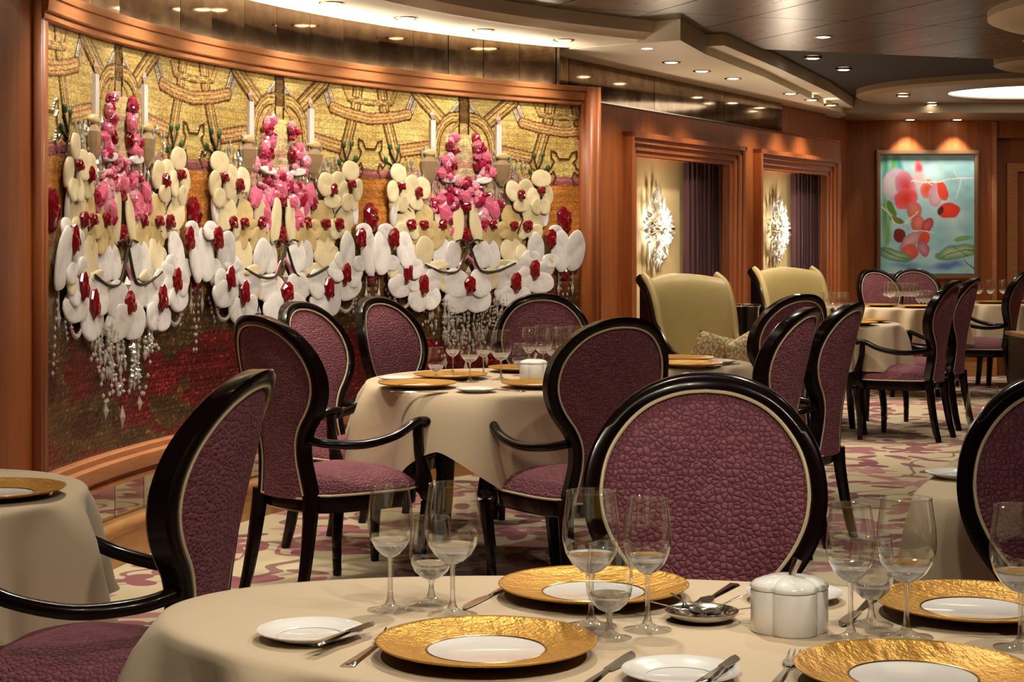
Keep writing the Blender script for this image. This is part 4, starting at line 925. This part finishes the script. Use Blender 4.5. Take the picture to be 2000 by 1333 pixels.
for k, (ch, x, y, lb) in enumerate((('g',-.31,7.21,'short goblet standing leftmost on the mid table'),('w',-.25,7.45,'slender glass behind the leftmost goblet of the mid table'),('r',-.17,7.15,'wide wine glass in the left cluster of the mid table'),('w',-.12,7.42,'slender glass at the back of the left cluster on the mid table'),('r',-.045,7.27,'wide wine glass left of the mid table cruet jar'),
    ('g',.035,7.47,'short goblet just behind the mid table cruet jar'),('w',.075,7.66,'slender glass behind the mid table cruet jar'),('r',.135,7.68,'wide glass behind and right of the mid table cruet jar'),('r',.18,7.45,'wide glass right of the mid table cruet jar'),('w',.22,7.72,'slender glass before the chair facing forward on the mid table'),('r',.28,7.62,'wide glass farthest right and back on the mid table'),('g',.26,7.40,'short goblet farthest right on the mid table'))):
    glass(ch, x, y, lb, GW)
# small table at the left edge
put('charger', mk_charger, -1.165, 3.985, 'gold rimmed charger on the small table at the left edge', 'plate', GC1, rz=1)
cut('knife', -1.055, 4.00, -1.075, 4.2, 'knife handle showing right of the charger at the left edge', TT+.001)
# table before the olive armchair
for x, y, lb in ((.80,8.36,'farther'),(.80,7.99,'nearer')): put('charger', mk_charger, x, y, lb+' gold charger on the table before the armchair with pillows', 'plate', GC1, rz=y)
put('bread', mk_bread, .97, 8.22, 'white bread plate on the table before the armchair with pillows', 'plate', GB); cut('knife', .93, 8.02, 1.0, 8.12, 'knife on the table before the armchair with pillows')
# table by the profile armchair
for x, y, lb in ((2.46,12.2,'farther right'),(2.30,11.85,'nearer')): put('charger', mk_charger, x, y, lb+' gold charger on the cloth beside the profile armchair', 'plate', GC1, rz=y)
for x, y in ((2.20,12.38),(2.27,12.30),(2.33,12.42),(2.24,12.48)): glass('r', x, y, 'stemmed glass in the cluster behind the aisle chairs', 'glasses behind the aisle chairs')
# tables by the far wall
for x, y, lb in ((3.14,15.0,'leftmost'),(3.38,14.74,'middle'),(3.66,14.9,'rightmost')): put('charger', mk_charger, x, y, lb+' gold charger on the glass filled table below the painting', 'plate', GC1, rz=y)
for k in range(14):
    x = 3.20+.34*((k*5) % 14)/13; y = 14.92+.30*((k*9) % 14)/13; glass('rwg'[k % 3], x, y, 'stemmed glass in the dense cluster below the painting', 'glasses below the painting')
for x, y, lb in ((4.58,15.80,'right'),(4.26,15.72,'left')): put('charger', mk_charger, x, y, lb+' gold charger on the farthest table by the recess', 'plate', GC1, rz=y)
for x, y in ((4.32,15.95),(4.20,15.9),(4.45,16.0)): glass('r', x, y, 'stemmed glass on the farthest table by the recess', 'glasses on the farthest table')
put('bread', mk_bread, 1.085, 4.30, 'white bread plate on the square cornered table at right', 'plate', GB)
glass('r', 1.20, 4.50, 'wine glass above the right edge chair, on the square cornered table', 'glasses on the square table'); glass('r', 1.34, 4.52, 'wine glass cut by the right edge, on the square cornered table', 'glasses on the square table')

# ------------------------------------------------------------------ lounge armchairs, cushions, ice bucket
def mk_lounge():
    e = empty('lounge_armchair'); W2 = .31
    prof = [(-.20,.40),(-.225,.55),(-.25,.75),(-.275,.92),(-.30,1.02),(-.335,1.085),(-.385,1.115),(-.435,1.105),(-.455,1.07),(-.44,1.04),(-.40,1.035),(-.37,1.00),(-.345,.90),(-.325,.7),(-.31,.40)]
    P = spline([(0,)+p for p in prof], 3); rows = []
    for q in range(21):
        t = -1+2*q/20; fw = .05*abs(t)**3
        rows.append([(W2*t*(1+.06*(p.z-.4)), p.y+(fw if k < len(P)*.5 else fw*.4), p.z-.03*t*t*max(0, (p.z-.9)/.2)) for k, p in enumerate(P)])
    mb = MB().grid(rows, True); mb.fan(rows[0]); mb.fan(rows[-1], True); mb.build('backrest', M['leather'], e, True, .9)
    for s in (-1, 1):      # padded wing edge and dark wooden side with a sweeping arm
        MB().tube(spline([(s*.325,-.40,1.10),(s*.335,-.30,1.04),(s*.335,-.225,.90),(s*.33,-.17,.72),(s*.335,-.02,.58),(s*.335,.15,.52)], 5), [.028]*10+[.026]*10+[.022]*6, 10).build('wing', M['leather'], e)
        sp = spline([(s*.352,-.42,1.09),(s*.356,-.30,.98),(s*.356,-.22,.80),(s*.36,-.06,.66),(s*.365,.12,.605),(s*.362,.26,.595)], 5)
        MB().tube(sp, .024, 8, flat=1.3, pw=3.5).build('arm', M['lacquer'], e)
        top = [(p.x, p.y, p.z) for p in sp]; bot = [(p.x, p.y, .24) for p in sp]
        rows = [[(x-s*.008, y, z) for x, y, z in top], [(x-s*.008, y, z) for x, y, z in bot], [(x-s*.03, y, z) for x, y, z in bot], [(x-s*.03, y, z) for x, y, z in top]]
        MB().grid(rows+rows[:1]).build('side_panel', M['lacquer'], e, True, .6)
        MB().tube([(s*.345,.25,.60),(s*.345,.26,.35),(s*.335,.27,.0)], [.026,.028,.016], 8, pw=4).build('leg', M['lacquer'], e)
        MB().tube([(s*.33,-.36,.42),(s*.33,-.38,.2),(s*.325,-.42,.0)], [.03,.026,.017], 8, pw=4).build('leg', M['lacquer'], e)
    n = 40; rows = []
    for r, h in ((0,.475),(.5,.473),(.8,.465),(.94,.452),(1,.43),(1,.32),(.97,.30),(0,.30)):
        row = []
        for k in range(n):
            t = 2*math.pi*k/n; c, s = math.cos(t), math.sin(t); m = (abs(c)**6+abs(s)**6)**(-1/6); row.append((.315*c*m*r, .03+.27*s*m*r, h))
        rows.append(row)
    MB().grid(rows, True).build('seat', M['leather'], e, True, .9)
    MB().box(-.33,.33,.24,.285,.25,.33).box(-.33,.33,-.3,.24,.25,.30).build('apron', M['lacquer'], e, False)
    return e
def facing(o, fx, fy): o.rotation_euler = (0, 0, math.atan2(-fx, fy))
o = put('lounge', mk_lounge, 1.22, 10.55, 'olive leather lounge armchair with two gold pillows beside the nearer niche', 'armchair', 'lounge armchairs', 0.); facing(o, .50, -.86); o.scale = (.84, .92, 1)
o = put('lounge', mk_lounge, 2.22, 12.95, 'olive leather lounge armchair before the farther niche', 'armchair', 'lounge armchairs', 0.); facing(o, .50, -.86); o.scale = (.84, .92, 1)
def mk_pillow():
    n = 20; rows = []; e = empty('throw_pillow')
    for s_ in (1, -1):
        rows = []
        for i in range(n+1):
            r = []
            for j in range(n+1):
                a, b = -1+2*i/n, -1+2*j/n; pin = 1-.10*(1-a*a)*abs(b)**3; pin2 = 1-.10*(1-b*b)*abs(a)**3
                r.append((.17*b*pin2, s_*.055*((1-a**4)*(1-b**4))**.5, .15*a*pin))
            rows.append(r)
        MB().grid(rows).build('pillow_face', M['brocade'], e, True, None)
    return e
for k, (x, y, z, r, tl, lb) in enumerate(((1.19,10.36,.62,.42,.25,'gold brocade pillow on the armchair, the left one leaning flat'),(1.37,10.42,.63,.72,-.35,'gold brocade pillow on the armchair, the right one tipped against it'))):
    o = put('pillow', mk_pillow, x, y, lb, 'pillow', 'gold pillows', z, r); o.rotation_euler = (.35, tl, r)
bk = empty('ice_bucket', (1.51, 11.4, .66)); tag(bk, 'dark polished ice bucket on a stand left of the pale cloth', 'bucket')
MB().lathe([(0,.0),(.065,0),(.085,.22),(.092,.235),(.094,.242),(.088,.244),(.080,.225),(.06,.01),(0,.01)], 32).build('bucket_body', M['dark_metal'], bk)
MB().lathe([(.090,.232),(.097,.238),(.095,.246),(.088,.243)], 32).build('bucket_rim', M['silver'], bk)
MB().tube([(0,0,-.66),(0,0,0)], [.014,.012], 10).lathe([(0,-.645),(.12,-.65),(.13,-.66),(0,-.66)], 24).build('stand', M['dark_metal'], bk)
ss = empty('service_stand', (3.66, 12.02, 0)); tag(ss, 'dark service stand with a pale tray, cut by the right edge', 'stand')
MB().box(-.22,.30,-.22,.22,.0,.66).build('cabinet_body', M['lacquer'], ss, False); MB().box(-.24,.32,-.24,.24,.665,.69).build('tray_top', M['tan'], ss, False)

# ------------------------------------------------------------------ crystal wall sconces
r5 = random.Random(4)
for k, (s, lb) in enumerate(((1.27,'sparkling crystal wall sconce in the nearer niche'),(3.92,'sparkling crystal wall sconce in the farther niche'))):
    sc = empty('crystal_sconce', npt(s, .13, 1.40)); sc.rotation_euler = (0, 0, math.atan2(.8902, .4556)); tag(sc, lb, 'sconce', 'crystal sconces')
    MB().box(-.05,.05,-.012,0,-.05,.05).build('back_plate', M['silver'], sc, False)
    MB().tube([(0,-.01,0),(.10,-.09,0),(.16,-.11,0)], .008, 8).build('bracket', M['dark_metal'], sc)
    for sg in (-1, 1):
        MB().octa((0,-.06,sg*.06), .018, .03).build('bulb', M['bulb'], sc, False)
        L = bpy.data.lights.new('sconce_light', 'POINT'); L.energy = 9*LK; L.color = (1,.84,.62); L.shadow_soft_size = .03; o = obj('glow', L, sc); o.location = (0, -.14, sg*.08)
    mb = MB()
    for i in range(330):
        a = r5.uniform(0, 6.283); q = r5.random()**.6; x = .30*q*math.cos(a); z = .27*q*math.sin(a)*(1-.25*abs(math.cos(a)))
        if abs(x)/.30+abs(z)/.30 > 1: continue
        w = r5.uniform(.006,.014); h = r5.uniform(.015,.05); mb.octa((0,0,0), w, h, Matrix.Translation((x, -.03-.07*(1-q)-r5.uniform(0,.03), z)) @ Matrix.Rotation(math.atan2(x, z)+r5.uniform(-.4,.4), 4, 'Y'))
    o = mb.build('crystal_spray', M['sconce'], sc, False); o['kind'] = 'stuff'
    for sg in (-1, 1):
        for j in range(5):
            dx = (j-2)*.07; hh = .34-.55*abs(dx)
            MB().octa((0,0,0), .5, .5).build('crystal_leaf', M['sconce'], sc, False).matrix_basis = Matrix.Translation((dx, -.03, sg*hh*.62)) @ Matrix.Diagonal((.05, .02, hh*.75, 1))

# ------------------------------------------------------------------ flower painting on the far wall
pw_, ph_ = .90, 1.14; pa = empty('flower_painting', (3.99, YF, 1.56)); tag(pa, 'framed watercolour of red blossoms on pale blue, on the far wall', 'painting')
def fbar(mb, x0, x1, z0, z1): mb.box(x0, x1, -.045, 0, z0, z1)
for nm, a in (('frame_rail',(-.49,.49,.575,.62)),('frame_rail',(-.49,.49,-.62,-.575)),('frame_stile',(-.49,-.452,-.575,.575)),('frame_stile',(.452,.49,-.575,.575))):
    mb = MB(); fbar(mb, *a); x0, x1, z0, z1 = a; mb.box(x0+.01, x1-.01, -.055, -.045, z0+.01, z1-.01); mb.build(nm, M['bronze'], pa, False)
NX, NZ = 180, 228; xs = np.linspace(0, 1, NX); zs = np.linspace(0, 1, NZ); A_, B_ = np.meshgrid(xs, zs)     # B_ runs downwards
Cc = np.zeros(A_.shape+(3,)); pn = vnoise(A_*5, B_*6, 31); pn2 = vnoise(A_*14, B_*18, 32); pn3 = vnoise(A_*3, B_*3, 33)
Cc[:] = srgb(140,196,210)*(1-pn[..., None]*.7)+srgb(190,216,218)*(pn[..., None]*.7)
wx = A_+.02*(pn2-.5); wz = B_+.02*(vnoise(A_*11, B_*13, 35)-.5)
def blob(cx, cz, rx, rz, rot, c1, c2=None, soft=.13):
    t = math.radians(rot); dx, dz = (wx-cx), (wz-cz)*1.27; a = (dx*math.cos(t)+dz*math.sin(t))/rx; b = (-dx*math.sin(t)+dz*math.cos(t))/rz
    d = np.sqrt(a*a+b*b); al = np.clip((1.05-d)/soft, 0, 1)[..., None]; g = np.clip(d, 0, 1)[..., None]**1.5
    c1 = srgb(*c1); c2 = srgb(*(c2 or c1)) if c2 else c1
    Cc[:] = Cc*(1-al)+(c1*(1-g)+c2*g)*al
def stroke(pts, w, c):
    d = pdist(wx, wz*1.27, [(x, z*1.27) for x, z in pts]); Cc[d < w] = srgb(*c)
for a in ((.05,.1,.05,.35,0,(70,150,120)),(.14,.08,.06,.2,10,(96,176,90)),(.2,.1,.05,.18,-5,(60,160,150)),(.04,.5,.035,.3,0,(96,160,70)),(.07,.68,.04,.3,5,(120,180,90))): blob(*a, soft=.8)
blob(.80,.78,.16,.05,-10,(110,130,190),(150,180,200),.6); blob(.72,.93,.25,.06,-6,(90,120,190),(140,170,200),.6); blob(.3,.93,.3,.06,5,(100,150,190),(150,190,200),.7)
blob(.16,.24,.13,.17,10,(216,210,206),(190,160,190)); blob(.27,.26,.11,.17,-25,(222,60,56),(206,150,176)); blob(.27,.37,.13,.11,-20,(214,52,26),(226,96,110))
blob(.41,.10,.045,.09,0,(206,60,80),(226,170,170)); blob(.42,.20,.07,.08,0,(226,190,196)); blob(.50,.28,.075,.11,15,(212,70,30),(222,130,120)); blob(.60,.33,.085,.14,10,(214,176,186),(196,140,160)); blob(.66,.30,.05,.12,-18,(222,70,50))
blob(.73,.47,.125,.085,-8,(222,58,26),(206,54,46)); blob(.64,.47,.03,.05,30,(90,30,30))
blob(.36,.47,.085,.11,-15,(214,120,90),(186,96,104)); blob(.40,.58,.08,.09,20,(222,130,100),(196,90,100)); blob(.50,.60,.06,.09,30,(206,90,80),(150,60,80)); blob(.20,.68,.07,.07,0,(116,36,28)); blob(.33,.72,.16,.07,-38,(206,160,160),(170,120,140)); blob(.47,.70,.07,.06,-50,(214,80,46)); blob(.46,.79,.06,.10,-20,(196,140,150),(170,70,110)); blob(.31,.82,.09,.10,30,(222,96,70),(196,80,90))
blob(.12,.45,.10,.035,60,(96,130,40)); blob(.17,.55,.10,.03,30,(110,120,40))
blob(.15,.84,.19,.06,15,(170,200,160),(60,120,80)); blob(.82,.82,.24,.075,-10,(186,206,170),(80,140,90)); blob(.88,.70,.10,.03,-10,(120,170,110))
for p, w, c in (([(.02,.43),(.10,.50),(.16,.58)],.008,(226,214,190)),([(.28,.56),(.40,.48)],.008,(226,196,170)),([(.18,.60),(.32,.57)],.006,(200,216,216)),([(.33,.22),(.55,.22),(.72,.21),(.82,.20),(.99,.19)],.008,(226,224,218)),([(.45,.18),(.55,.25)],.006,(226,210,206)),([(.86,.20),(.85,.28),(.80,.36)],.007,(206,226,230)),([(.78,.14),(.83,.20)],.005,(220,226,226)),([(.34,.635),(.46,.64),(.58,.66)],.006,(226,206,196)),
    ([(.65,.86),(.85,.81),(1.,.80)],.004,(50,70,60)),([(.85,.81),(.78,.77)],.003,(50,70,60)),([(.85,.81),(.93,.86)],.003,(50,70,60)),([(.90,.88),(1.,.97)],.004,(40,60,70)),([(.03,.80),(.15,.84),(.28,.88)],.004,(50,80,60))): stroke(p, w, c)
Cc *= (.88+.24*pn2)[..., None]
co = np.stack([(A_-.5)*pw_, np.full(A_.shape, -.03), (.5-B_)*ph_], -1).reshape(-1, 3).astype(np.float32); idx = np.arange(NX*NZ).reshape(NZ, NX)
q = np.stack([idx[:-1,:-1], idx[1:,:-1], idx[1:,1:], idx[:-1,1:]], -1).reshape(-1, 4).astype(np.int32)
pm_, _, _ = attr_mat('watercolour', .4); obj('canvas', bigmesh('canvas', co, q, Cc, pm_), pa)
MB().box(-.46,.46,-.025,0,-.58,.58).build('backing_board', M['gap'], pa, False)
